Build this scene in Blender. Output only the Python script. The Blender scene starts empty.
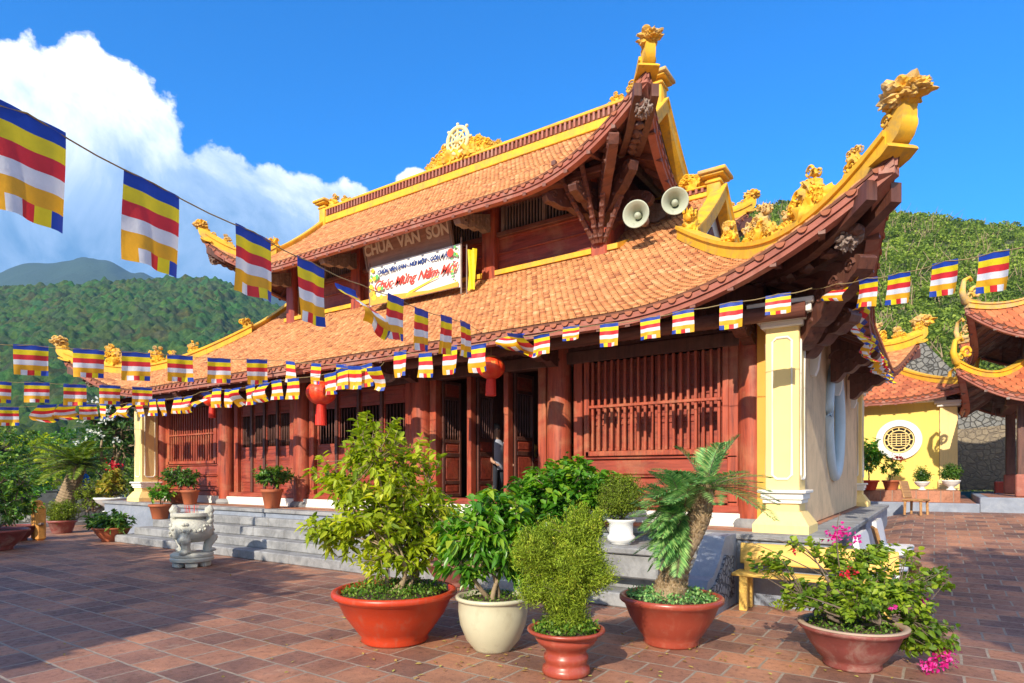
import bpy, bmesh, math, random
import numpy as np
from mathutils import Vector, Matrix, noise
PI=math.pi
sc=bpy.context.scene
COL=sc.collection
R_=random.Random(7)
CS,SN=0.8267,0.563          # camera heading: forward=(-SN,CS), right=(CS,SN)
F=621.0; HOR=475.0; EYE=1.6

# ---------- where a direction of the photograph meets a plane of the place (plan positions were surveyed this way)
def ray(x):
    t=(x-512)/F
    return CS*t-SN, SN*t+CS
def PD(x,y,d):
    a,b=ray(x); return Vector((a*d,b*d,EYE+(HOR-y)*d/F))
def PG(x,y,z=0.0):
    return PD(x,y,F*(EYE-z)/(y-HOR))
def PY(x,y,Y):
    return PD(x,y,Y/ray(x)[1])
def PL(x,y,A,B):            # on the vertical plane through plan points A,B
    a,b=ray(x); dx,dy=B[0]-A[0],B[1]-A[1]
    d=(A[0]*dy-A[1]*dx)/(a*dy-b*dx)
    return PD(x,y,d)

# ---------- mesh builder
class MB:
    def __init__(s): s.v=[];s.f=[];s.m=[]
    def add(s,vs,fs,mi=0):
        o=len(s.v); s.v+= [tuple(v) for v in vs]; s.f+=[tuple(i+o for i in f) for f in fs]; s.m+=[mi]*len(fs)
    def box(s,x0,x1,y0,y1,z0,z1,mi=0,M=None):
        vs=[Vector((x,y,z)) for z in (z0,z1) for y in (y0,y1) for x in (x0,x1)]
        if M: vs=[M@v for v in vs]
        s.add(vs,[(0,2,3,1),(4,5,7,6),(0,1,5,4),(2,6,7,3),(1,3,7,5),(0,4,6,2)],mi)
    def cbox(s,x0,x1,y0,y1,z0,z1,c=.01,mi=0,M=None):   # box with chamfered edges
        bm=bmesh.new(); bmesh.ops.create_cube(bm,size=1)
        for v in bm.verts: v.co=Vector(((x0+x1)/2+v.co.x*(x1-x0),(y0+y1)/2+v.co.y*(y1-y0),(z0+z1)/2+v.co.z*(z1-z0)))
        bmesh.ops.bevel(bm,geom=bm.edges[:],offset=c,segments=1,affect='EDGES')
        bm.verts.index_update()
        vs=[(M@v.co if M else v.co.copy()) for v in bm.verts]
        s.add(vs,[[v.index for v in f.verts] for f in bm.faces],mi); bm.free()
    def tube(s,path,r,n=6,mi=0,cap=True):
        P=[Vector(p) for p in path]
        if len(P)<2: return
        rr=r if hasattr(r,'__len__') else [r]*len(P)
        ref=Vector((0,0,1)) if abs((P[-1]-P[0]).normalized().z)<.9 else Vector((1,0,0))
        vs=[]
        for i,p in enumerate(P):
            T=(P[min(i+1,len(P)-1)]-P[max(i-1,0)])
            if T.length<1e-9: T=Vector((0,0,1))
            T.normalize(); a=T.cross(ref)
            if a.length<1e-5: a=T.cross(Vector((0,1,0.1)))
            a.normalize(); b=T.cross(a)
            for k in range(n):
                an=2*PI*k/n; vs.append(p+(a*math.cos(an)+b*math.sin(an))*rr[i])
        fs=[(i*n+k,i*n+(k+1)%n,(i+1)*n+(k+1)%n,(i+1)*n+k) for i in range(len(P)-1) for k in range(n)]
        if cap: fs+= [tuple(range(n-1,-1,-1)),tuple((len(P)-1)*n+k for k in range(n))]
        s.add(vs,fs,mi)
    def sweep(s,prof,path,mi=0,flip=1,scale=None,closed=True):   # prof: (side,up) ; side=T x Z
        P=[Vector(p) for p in path]; n=len(prof); vs=[]
        for i,p in enumerate(P):
            T=P[min(i+1,len(P)-1)]-P[max(i-1,0)]; T.z=0
            if T.length<1e-6: T=Vector((1,0,0))
            T.normalize(); sd=Vector((T.y,-T.x,0))*flip; k=scale[i] if scale else 1
            for a,b in prof: vs.append(p+sd*a*k+Vector((0,0,b*k)))
        rng=range(n) if closed else range(n-1)
        fs=[(i*n+k,i*n+(k+1)%n,(i+1)*n+(k+1)%n,(i+1)*n+k) for i in range(len(P)-1) for k in rng]
        if closed: fs+=[tuple(range(n)),tuple((len(P)-1)*n+k for k in range(n-1,-1,-1))]
        s.add(vs,fs,mi)
    def rsweep(s,path,ws,hs,mi=0,n=None):
        P=[Vector(p) for p in path]; vs=[]
        for i,p in enumerate(P):
            T=(P[min(i+1,len(P)-1)]-P[max(i-1,0)]).normalized(); up=T.cross(n)
            w,h=ws[i]/2,hs[i]
            for q,r in ((-1,0),(1,0),(1,.7),(.75,1),(-.75,1),(-1,.7)): vs.append(p+n*q*w+up*h*(r-.5))
        k=6; s.add(vs,[(i*k+j,i*k+(j+1)%k,(i+1)*k+(j+1)%k,(i+1)*k+j) for i in range(len(P)-1) for j in range(k)]+[tuple(range(k)),tuple((len(P)-1)*k+j for j in range(k-1,-1,-1))],mi)
    def lathe(s,prof,c=(0,0,0),n=28,mi=0,sx=1,sy=1,wob=0,cap=True):
        vs=[]; c=Vector(c)
        for r,z in prof:
            for k in range(n):
                an=2*PI*k/n; w=1+wob*math.sin(3*an+z*9)
                vs.append(c+Vector((r*w*math.cos(an)*sx,r*w*math.sin(an)*sy,z)))
        m=len(prof)
        fs=[(i*n+k,i*n+(k+1)%n,(i+1)*n+(k+1)%n,(i+1)*n+k) for i in range(m-1) for k in range(n)]
        if cap and prof[0][0]>1e-4: fs.append(tuple(range(n-1,-1,-1)))
        if cap and prof[-1][0]>1e-4: fs.append(tuple((m-1)*n+k for k in range(n)))
        s.add(vs,fs,mi)
    def prism(s,poly,ext,mi=0):    # poly: 3-D points, ext: Vector
        n=len(poly); P=[Vector(p) for p in poly]; Q=[p+ext for p in P]
        s.add(P+Q,[tuple(range(n-1,-1,-1)),tuple(range(n,2*n))]+[(k,(k+1)%n,n+(k+1)%n,n+k) for k in range(n)],mi)
    def grid(s,fn,nu,nv,mi=0):
        vs=[fn(i/nu,j/nv) for j in range(nv+1) for i in range(nu+1)]
        fs=[(j*(nu+1)+i,j*(nu+1)+i+1,(j+1)*(nu+1)+i+1,(j+1)*(nu+1)+i) for j in range(nv) for i in range(nu)]
        s.add(vs,fs,mi)
    def blob(s,c,r,mi=0,sub=2,amp=.25,seed=0,sc3=(1,1,1),fr=2.2):
        bm=bmesh.new(); bmesh.ops.create_icosphere(bm,subdivisions=sub,radius=1); c=Vector(c); bm.verts.index_update()
        vs=[]
        for v in bm.verts:
            d=v.co.normalized(); k=1+amp*noise.noise(d*fr+Vector((seed*3.1,seed*1.7,seed)))
            vs.append(c+Vector((d.x*sc3[0],d.y*sc3[1],d.z*sc3[2]))*r*k)
        s.add(vs,[[v.index for v in f.verts] for f in bm.faces],mi); bm.free()
    def spiral(s,c,ax,up,r0,turns=1.4,th=.03,mi=0,n=22,sgn=1):   # a curl (cloud scroll) in the plane ax,up
        c=Vector(c);ax=Vector(ax).normalized();up=Vector(up).normalized();p=[];rr=[]
        for i in range(n+1):
            t=i/n; an=t*turns*2*PI; r=r0*(1-t*.82)
            p.append(c+ax*math.cos(an)*r*sgn+up*math.sin(an)*r); rr.append(th*(1-.55*t))
        s.tube(p,rr,6,mi)
    def build(s,name,mats,parent=None,smooth=False,world=True,angle=None):
        me=bpy.data.meshes.new(name); vs=s.v
        if parent is not None and world:
            o=root_loc(parent); vs=[(v[0]-o[0],v[1]-o[1],v[2]-o[2]) for v in s.v]
        me.from_pydata(vs,[],s.f)
        if not isinstance(mats,(list,tuple)): mats=[mats]
        for m in mats: me.materials.append(m)
        if len(mats)>1: me.polygons.foreach_set('material_index',s.m)
        if smooth or angle:
            me.polygons.foreach_set('use_smooth',[True]*len(s.f))
        me.update()
        ob=bpy.data.objects.new(name,me); COL.objects.link(ob)
        if angle: me.set_sharp_from_angle(angle=math.radians(angle))
        if parent is not None: ob.parent=parent
        return ob
def root_loc(o):
    while o.parent is not None: o=o.parent
    return o.location
def tag(o,label,cat,group=None,kind=None):
    if label: o['label']=label
    if cat: o['category']=cat
    if group: o['group']=group
    if kind: o['kind']=kind
    return o
def thing(name,loc,label,cat,group=None,rz=0):
    o=bpy.data.objects.new(name,None); COL.objects.link(o); o.empty_display_size=.2
    o.location=loc; o.rotation_euler=(0,0,rz); return tag(o,label,cat,group)
def struct(name,mb,mats,**k):
    o=mb.build(name,mats,**k); o['kind']='structure'; return o
KIDS={}
def copy_tree(o,parent=None):
    c=o.copy(); COL.objects.link(c); c.parent=parent
    for ch in list(o.children): copy_tree(ch,c)
    return c

# ---------- materials
def nt(name):
    m=bpy.data.materials.new(name); m.use_nodes=True; t=m.node_tree
    b=t.nodes['Principled BSDF']; return m,t,b
def N(t,ty,**k):
    n=t.nodes.new(ty)
    for a,v in k.items():
        if a.startswith('i_'): n.inputs[a[2:].replace('_',' ')].default_value=v
        else: setattr(n,a,v)
    return n
def ramp(t,stops,fac=None):
    r=t.nodes.new('ShaderNodeValToRGB'); e=r.color_ramp.elements
    while len(e)<len(stops): e.new(.5)
    for q,(p,c) in zip(e,stops): q.position=p; q.color=(*c,1) if len(c)==3 else c
    if fac is not None: t.links.new(fac,r.inputs[0])
    return r
def g(v): return (v,v,v)
def mul(c,k): return tuple(min(1,x*k) for x in c)
def mixc(t,a,b,fac,mode='MIX'):
    m=t.nodes.new('ShaderNodeMix'); m.data_type='RGBA'; m.blend_type=mode
    for s,i in ((fac,0),(a,6),(b,7)):
        if hasattr(s,'is_output'): t.links.new(s,m.inputs[i])
        elif i==0: m.inputs[0].default_value=s
        else: m.inputs[i].default_value=(*s,1)
    return m.outputs[2]
def coords(t,scale=(1,1,1),kind='Object'):
    tc=t.nodes.new('ShaderNodeTexCoord'); mp=t.nodes.new('ShaderNodeMapping'); mp.inputs['Scale'].default_value=scale
    t.links.new(tc.outputs[kind],mp.inputs[0]); return mp.outputs[0]
def noi(t,vec,scale,det=4,rough=.6,dist=0):
    n=N(t,'ShaderNodeTexNoise'); n.inputs['Scale'].default_value=scale; n.inputs['Detail'].default_value=det
    n.inputs['Roughness'].default_value=rough; n.inputs['Distortion'].default_value=dist
    t.links.new(vec,n.inputs['Vector']); return n.outputs['Fac']
def bump(t,b,h,s=.3,d=.02):
    n=N(t,'ShaderNodeBump'); n.inputs['Strength'].default_value=s; n.inputs['Distance'].default_value=d
    t.links.new(h,n.inputs['Height']); t.links.new(n.outputs[0],b.inputs['Normal'])
def M_basic(name,c,rough=.6,var=.25,sc_=3,bs=.2,bd=.01,dirt=None,dirt_amt=.5,dirt_sc=1.3,spec=.4,fine=40,stretch=(1,1,1),streak=None):
    m,t,b=nt(name); v=coords(t,stretch)
    n1=noi(t,v,sc_,6,.65); r=ramp(t,[(.25,mul(c,1-var)),(.5,c),(.78,mul(c,1+var))],n1); col=r.outputs[0]
    if dirt:
        n2=noi(t,v,dirt_sc,8,.7,.6); r2=ramp(t,[(1-dirt_amt*.5-.05,g(0)),(1-dirt_amt*.5+.12,g(1))],n2)
        n2b=noi(t,v,dirt_sc*6,6,.7)
        mx=N(t,'ShaderNodeMath',operation='MULTIPLY'); t.links.new(r2.outputs[0],mx.inputs[0]); t.links.new(n2b,mx.inputs[1])
        col=mixc(t,col,dirt,mx.outputs[0])
    if streak:
        vs_=coords(t,(7,7,.45)); ns=noi(t,vs_,2.2,6,.7,.2); col=mixc(t,col,streak,ramp(t,[(.52,g(0)),(.70,g(.55))],ns).outputs[0])
    t.links.new(col,b.inputs['Base Color'])
    n3=noi(t,v,fine,5,.7); bump(t,b,n3,bs,bd)
    b.inputs['Roughness'].default_value=rough; b.inputs['Specular IOR Level'].default_value=spec
    return m
def M_wood(name,c,c2,rough=.5,axis='z',weather=None):
    m,t,b=nt(name); st={'z':(6,6,.5),'x':(.5,6,6)}[axis]; v=coords(t,st)
    n=noi(t,v,3,8,.65,.4); r=ramp(t,[(.3,c2),(.52,c),(.75,mul(c,1.35))],n); col=r.outputs[0]
    v2=coords(t)
    if weather:
        w=noi(t,v2,1.6,8,.7,.5); rw=ramp(t,[(.5,g(0)),(.72,g(.75))],w); col=mixc(t,col,weather,rw.outputs[0])
    t.links.new(col,b.inputs['Base Color']); bump(t,b,n,.35,.01); b.inputs['Roughness'].default_value=rough
    return m
def M_leaf(name,stops,trans=.35,rough=.45,spec=.35):
    m,t,b=nt(name); a=N(t,'ShaderNodeAttribute',attribute_name='rnd'); r=ramp(t,stops,a.outputs['Fac'])
    t.links.new(r.outputs[0],b.inputs['Base Color']); b.inputs['Roughness'].default_value=rough; b.inputs['Specular IOR Level'].default_value=spec
    tr=N(t,'ShaderNodeBsdfTranslucent'); h=N(t,'ShaderNodeHueSaturation'); h.inputs['Value'].default_value=1.7; h.inputs['Saturation'].default_value=1.1
    t.links.new(r.outputs[0],h.inputs['Color']); t.links.new(h.outputs[0],tr.inputs['Color'])
    mx=N(t,'ShaderNodeMixShader'); mx.inputs[0].default_value=trans
    t.links.new(b.outputs[0],mx.inputs[1]); t.links.new(tr.outputs[0],mx.inputs[2])
    t.links.new(mx.outputs[0],t.nodes['Material Output'].inputs['Surface']); return m
def M_attr(name,stops,rough=.75,bs=.3,weather=None):
    m,t,b=nt(name); a=N(t,'ShaderNodeAttribute',attribute_name='rnd'); r=ramp(t,stops,a.outputs['Fac']); v=coords(t)
    n=noi(t,v,2.2,7,.7,.4); col=mixc(t,r.outputs[0],weather or mul(stops[0][1],.5),ramp(t,[(.52,g(0)),(.75,g(.6))],n).outputs[0])
    n2=noi(t,v,30,5,.7); col=mixc(t,col,ramp(t,[(.3,g(.55)),(.7,g(1))],n2).outputs[0],.6,'MULTIPLY')
    t.links.new(col,b.inputs['Base Color']); bump(t,b,n2,bs,.01); b.inputs['Roughness'].default_value=rough; return m

YEL=(.80,.44,.025)
m_yel=M_basic('yellow_lime_paint',YEL,.65,.18,4,.25,.01,dirt=(.26,.19,.11),dirt_amt=.95,dirt_sc=2.6,streak=(.50,.27,.03))
m_yelg=M_basic('yellow_weathered',YEL,.8,.3,6,.6,.02,dirt=(.42,.38,.31),dirt_amt=1.1,dirt_sc=2.6)
m_cream=M_basic('cream_yellow_plaster',(.86,.64,.26),.75,.07,2,.12,.004,dirt=(.42,.33,.2),dirt_amt=.75,dirt_sc=1.5,streak=(.62,.45,.20))
m_side=M_basic('side_plaster',(.74,.54,.32),.8,.14,1.5,.12,.004,dirt=(.36,.26,.17),dirt_amt=1.0,dirt_sc=1.1,streak=(.50,.37,.24))
m_trim=M_basic('white_trim',(.8,.77,.70),.6,.05,4,.1,.004,dirt=(.5,.47,.4),dirt_amt=.5)
m_orange=M_basic('orange_plaster',(.72,.36,.06),.75,.1,2,.12,.004)
m_wall2=M_basic('yellow_gate_plaster',(.80,.58,.13),.8,.08,1.2,.1,.004,dirt=(.5,.4,.2),dirt_amt=.7,dirt_sc=.8,streak=(.6,.44,.16))
m_red=M_wood('red_lacquered_wood',(.37,.066,.028),(.15,.024,.013),.5,'z',weather=(.46,.19,.09))
m_redh=M_wood('red_wood_boards',(.31,.052,.026),(.13,.02,.012),.5,'x',weather=(.40,.16,.08))
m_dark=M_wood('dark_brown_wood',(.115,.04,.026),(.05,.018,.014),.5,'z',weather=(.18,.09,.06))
m_soff=M_wood('soffit_wood',(.17,.055,.035),(.07,.025,.018),.6,'x',weather=(.24,.13,.1))
m_grey=M_wood('weathered_grey_wood',(.24,.17,.14),(.12,.07,.055),.8,'z',weather=(.34,.29,.26))
m_fasc=M_basic('fascia_pinkish_board',(.36,.12,.085),.7,.25,5,.3,.01,dirt=(.45,.3,.24),dirt_amt=.9)
TIL=[(0,(.36,.12,.045)),(.35,(.58,.235,.085)),(.7,(.70,.33,.125)),(1,(.76,.44,.20))]
m_tile=M_attr('terracotta_tiles',TIL,.8,.4,weather=(.42,.17,.08))
m_tile2=M_attr('gate_tiles',[(0,(.42,.10,.04)),(.5,(.60,.17,.06)),(1,(.70,.26,.10))],.8)
m_mort=M_basic('tile_bed',(.16,.06,.035),.9)
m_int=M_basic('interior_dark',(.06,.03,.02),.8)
m_black=M_basic('dark_void',(.012,.01,.009),.9,.1)
m_gold=M_basic('gilded',(.6,.33,.06),.35,.2)
m_stone=M_basic('grey_stone_slab',(.30,.30,.30),.75,.28,3,.5,.015,dirt=(.10,.10,.105),dirt_amt=1.05,dirt_sc=2.4,fine=18)
m_stoneb=M_basic('blue_grey_stone',(.24,.27,.33),.7,.2,4,.45,.015,dirt=(.4,.42,.46),dirt_amt=.9,dirt_sc=3)
m_cens=M_basic('carved_pale_stone',(.50,.49,.42),.75,.14,5,.7,.02,dirt=(.3,.3,.28),dirt_amt=.8,dirt_sc=4,fine=22)
m_blue=M_basic('pale_blue_paint',(.52,.62,.68),.5,.1,3,.1,.004,dirt=(.3,.36,.4),dirt_amt=.7)
m_white=M_basic('white_glaze',(.78,.78,.76),.3,.05,spec=.5)
m_cpot=M_basic('cream_glazed_pot',(.55,.52,.36),.28,.08,3,.05,.002,dirt=(.33,.27,.16),dirt_amt=.85,dirt_sc=2.5,spec=.6)
m_opot=M_basic('orange_red_plastic_pot',(.50,.045,.012),.38,.08,3,.05,.002,dirt=(.42,.22,.14),dirt_amt=.75,streak=(.40,.13,.08),spec=.5)
m_rpot=M_basic('brick_red_glazed_pot',(.33,.055,.03),.33,.12,3,.06,.003,dirt=(.44,.22,.16),dirt_amt=.75,dirt_sc=7,streak=(.40,.13,.08),spec=.55)
m_mpot=M_basic('maroon_clay_pot',(.24,.06,.05),.5,.3,3,.15,.004,dirt=(.42,.32,.26),dirt_amt=.9,dirt_sc=4,spec=.5)
m_tpot=M_basic('terracotta_pot',(.40,.11,.045),.7,.15,4,.2,.005,dirt=(.4,.28,.2),dirt_amt=.8)
m_rim=M_basic('worn_rim',(.42,.30,.22),.75,.2)
m_soil=M_basic('soil',(.07,.045,.03),.95,.4,12,.6,.02)
m_bark=M_basic('pale_bark',(.30,.215,.13),.85,.3,9,.6,.01)
m_bark2=M_basic('grey_brown_bark',(.17,.125,.09),.9,.35,8,.7,.02)
m_bwood=M_wood('yellow_painted_wood',(.74,.47,.10),(.58,.33,.06),.55,'x',weather=(.45,.30,.16))
m_bstone=M_basic('white_terrazzo',(.72,.73,.75),.35,.08,30,.05,.002,dirt=(.3,.42,.6),dirt_amt=.5)
m_cwood=M_wood('tan_chair_wood',(.42,.22,.08),(.27,.12,.04),.55,'x')
m_stump=M_basic('orange_tree_stump',(.62,.28,.06),.7,.25,5,.4,.02)
m_horn=M_basic('horn_grey_green',(.40,.43,.33),.45,.1,3,.1,.003,dirt=(.2,.2,.16),dirt_amt=.8,dirt_sc=6)
m_lant=None
m_lred=M_basic('tassel_red',(.62,.03,.015),.6,.2,30)
m_cord=M_basic('cord',(.35,.26,.12),.8,.2)
m_skin=M_basic('skin',(.42,.24,.16),.55,.06)
m_hair=M_basic('black_hair',(.02,.016,.014),.5,.2)
m_hairg=M_basic('grey_hair',(.10,.095,.09),.6,.2)
m_shirtb=M_basic('bright_blue_cloth',(.02,.18,.62),.8,.12)
m_shirtg=M_basic('pale_grey_cloth',(.42,.45,.55),.8,.12)
m_pants=M_basic('dark_trousers',(.03,.035,.05),.8,.1)
m_flag=[]
for nm,c in (('flag_blue',(.015,.06,.42)),('flag_yellow',(.92,.72,.01)),('flag_red',(.74,.03,.035)),('flag_white',(.80,.80,.82)),('flag_orange',(.90,.44,.012))):
    m,t,b=nt(nm); b.inputs['Roughness'].default_value=.55; b.inputs['Base Color'].default_value=(*c,1)
    v=coords(t); n_=noi(t,v,14,4,.6); bump(t,b,n_,.25,.02)
    t.links.new(ramp(t,[(.3,mul(c,.88)),(.7,mul(c,1.08))],n_).outputs[0],b.inputs['Base Color'])
    tr=N(t,'ShaderNodeBsdfTranslucent'); tr.inputs['Color'].default_value=(*c,1); mx=N(t,'ShaderNodeMixShader'); mx.inputs[0].default_value=.28
    t.links.new(b.outputs[0],mx.inputs[1]); t.links.new(tr.outputs[0],mx.inputs[2]); t.links.new(mx.outputs[0],t.nodes['Material Output'].inputs['Surface'])
    m_flag.append(m)
# red silk lantern
m_lant,t,b=nt('red_silk'); v=coords(t); b.inputs['Roughness'].default_value=.4
w=N(t,'ShaderNodeTexNoise'); w.inputs['Scale'].default_value=9; t.links.new(v,w.inputs['Vector'])
t.links.new(ramp(t,[(.35,(.75,.035,.012)),(.62,(.8,.08,.02)),(.7,(.85,.35,.08))],w.outputs['Fac']).outputs[0],b.inputs['Base Color'])
# paving: square brick tiles in running bond
def M_pave(name,c1,c2,c3,mort,bw,rh,off=.5,ms=.012,rough=.6):
    m,t,b=nt(name); v=coords(t)
    br=N(t,'ShaderNodeTexBrick'); br.offset=off; br.inputs['Scale'].default_value=1; br.inputs['Brick Width'].default_value=bw; br.inputs['Row Height'].default_value=rh
    br.inputs['Mortar Size'].default_value=ms; br.inputs['Mortar Smooth'].default_value=.25; br.inputs['Color1'].default_value=(0,0,0,1); br.inputs['Color2'].default_value=(1,1,1,1); br.inputs['Mortar'].default_value=(.5,.5,.5,1)
    dn=N(t,'ShaderNodeTexNoise'); dn.inputs['Scale'].default_value=5; dn.inputs['Detail'].default_value=3; t.links.new(v,dn.inputs['Vector'])
    va=N(t,'ShaderNodeVectorMath',operation='SCALE'); va.inputs['Scale'].default_value=.02; t.links.new(dn.outputs['Color'],va.inputs[0])
    vb=N(t,'ShaderNodeVectorMath',operation='ADD'); t.links.new(v,vb.inputs[0]); t.links.new(va.outputs[0],vb.inputs[1]); t.links.new(vb.outputs[0],br.inputs['Vector'])
    n1=noi(t,v,1.1,8,.7,.5); n2=noi(t,v,14,7,.75); n3=noi(t,v,60,5,.7)
    a=N(t,'ShaderNodeMath',operation='MULTIPLY_ADD'); t.links.new(br.outputs['Color'],a.inputs[0]); a.inputs[1].default_value=.62; 
    s2=N(t,'ShaderNodeMath',operation='MULTIPLY_ADD'); t.links.new(n1,s2.inputs[0]); s2.inputs[1].default_value=.9; s2.inputs[2].default_value=-.27
    t.links.new(s2.outputs[0],a.inputs[2])
    r=ramp(t,[(.1,c1),(.45,c2),(.85,c3)],a.outputs[0]); col=r.outputs[0]
    col=mixc(t,col,mul(c1,.35),ramp(t,[(.52,g(0)),(.72,g(.75))],n2).outputs[0])
    col=mixc(t,col,(.46,.34,.24),ramp(t,[(.58,g(0)),(.75,g(.55))],noi(t,v,3.3,8,.75,.8)).outputs[0])
    col=mixc(t,col,ramp(t,[(.32,g(.42)),(.5,g(.85)),(.68,g(1.25))],noi(t,v,.55,7,.72,1.2)).outputs[0],.75,'MULTIPLY')
    mn=ramp(t,[(.3,mul(mort,.45)),(.7,mort)],n2)
    col=mixc(t,col,mn.outputs[0],br.outputs['Fac'])
    t.links.new(col,b.inputs['Base Color'])
    h=N(t,'ShaderNodeMath',operation='MULTIPLY_ADD'); t.links.new(br.outputs['Fac'],h.inputs[0]); h.inputs[1].default_value=-.5
    t.links.new(n3,h.inputs[2]); bump(t,b,h.outputs[0],.5,.012)
    t.links.new(ramp(t,[(.3,g(rough-.15)),(.7,g(rough+.2))],n2).outputs[0],b.inputs['Roughness']); return m
m_pave=M_pave('courtyard_brick_tiles',(.15,.08,.062),(.32,.15,.095),(.50,.225,.12),(.42,.34,.26),.40,.36)
m_pave2=M_pave('terrace_floor_tiles',(.30,.12,.07),(.42,.17,.09),(.50,.22,.12),(.34,.26,.2),.3,.3)
def M_rubble(name,c1,c2,mort,scale=2.2,ms=.09):
    m,t,b=nt(name); v=coords(t)
    vo=N(t,'ShaderNodeTexVoronoi',feature='DISTANCE_TO_EDGE'); vo.inputs['Scale'].default_value=scale; t.links.new(v,vo.inputs['Vector'])
    vc=N(t,'ShaderNodeTexVoronoi'); vc.inputs['Scale'].default_value=scale; t.links.new(v,vc.inputs['Vector'])
    n=noi(t,v,9,7,.7); col=mixc(t,c1,c2,vc.outputs['Color']); 
    col=mixc(t,col,ramp(t,[(.3,g(.5)),(.7,g(1.0))],n).outputs[0],.8,'MULTIPLY')
    e=ramp(t,[(ms*.5,g(0)),(ms,g(1))],vo.outputs['Distance']); col=mixc(t,mort,col,e.outputs[0])
    t.links.new(col,b.inputs['Base Color']); b.inputs['Roughness'].default_value=.85
    h=N(t,'ShaderNodeMath',operation='MULTIPLY_ADD'); t.links.new(e.outputs[0],h.inputs[0]); h.inputs[1].default_value=1.; 
    t.links.new(n,h.inputs[2]); bump(t,b,h.outputs[0],.8,.05); return m
m_rub=M_rubble('tan_rubble_wall',(.36,.29,.19),(.26,.21,.15),(.20,.16,.115),4.6,.10)
m_rubg=M_rubble('grey_rubble',(.30,.28,.24),(.22,.22,.21),(.07,.065,.055),4.6,.10)
m_reli=M_rubble('carved_relief_stone',(.34,.38,.44),(.26,.30,.37),(.06,.075,.11),13,.12)

# ---------- leaves
def leaf_obj(name,P,D,Nn,L,W,mat,parent,world=True,fold=.18,droop=.15,seed=0,small=False,rnd=None):
    P=np.asarray(P,float);D=np.asarray(D,float);Nn=np.asarray(Nn,float);n=len(P)
    if parent is not None and world: P=P-np.array(root_loc(parent))
    L=np.broadcast_to(L,(n,)).reshape(n,1);W=np.broadcast_to(W,(n,)).reshape(n,1)
    D=D/np.maximum(np.linalg.norm(D,axis=1,keepdims=True),1e-6)
    S=np.cross(D,Nn); S/=np.maximum(np.linalg.norm(S,axis=1,keepdims=True),1e-6); U=np.cross(S,D)
    Z=np.array([[0,0,-1.]])
    if small:
        V=np.stack([P,P+D*L*.5+S*W*.5+U*W*fold,P+D*L+Z*L*droop,P+D*L*.5-S*W*.5+U*W*fold],1); k=4
        idx=np.arange(n*4).reshape(-1)
        loops=idx; nf=n; fl=4
    else:
        a=P+D*L*.33+Z*L*droop*.12; b_=P+D*L*.7+Z*L*droop*.5
        V=np.stack([P,a+S*W*.5+U*W*fold,b_+S*W*.36+U*W*fold*.8,P+D*L+Z*L*droop,b_-S*W*.36+U*W*fold*.8,a-S*W*.5+U*W*fold],1); k=6
        base=np.arange(n).reshape(n,1)*6
        loops=np.concatenate([base+np.array([[0,1,2,3]]),base+np.array([[0,3,4,5]])],1).reshape(-1); nf=2*n; fl=4
    me=bpy.data.meshes.new(name); me.vertices.add(n*k); me.vertices.foreach_set('co',V.reshape(-1).astype(np.float32))
    me.loops.add(len(loops)); me.loops.foreach_set('vertex_index',loops.astype(np.int32))
    me.polygons.add(nf); me.polygons.foreach_set('loop_start',np.arange(nf,dtype=np.int32)*fl)
    rs=np.random.RandomState(seed+11); rr=rs.rand(n) if rnd is None else np.clip(rnd,0,1)
    at=me.attributes.new('rnd','FLOAT','POINT'); at.data.foreach_set('value',np.repeat(rr,k).astype(np.float32))
    me.materials.append(mat); me.update(calc_edges=True); me.validate()
    ob=bpy.data.objects.new(name,me); COL.objects.link(ob)
    if parent is not None: ob.parent=parent
    return ob
def in_ell(rs,ells,n,surf=.45):
    vol=np.array([e[1][0]*e[1][1]*e[1][2] for e in ells]); pr=vol/vol.sum(); out=[];cen=[]
    for k in rs.choice(len(ells),n,p=pr):
        c,r=ells[k]; d=rs.normal(size=3); d/=np.linalg.norm(d); q=rs.rand()**surf
        out.append(np.array(c)+d*np.array(r)*q); cen.append(c)
    return np.array(out),np.array(cen)
def bez(a,b,c,n):
    return [tuple((1-t)**2*np.array(a)+2*t*(1-t)*np.array(b)+t*t*np.array(c)) for t in [i/n for i in range(n+1)]]
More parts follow.
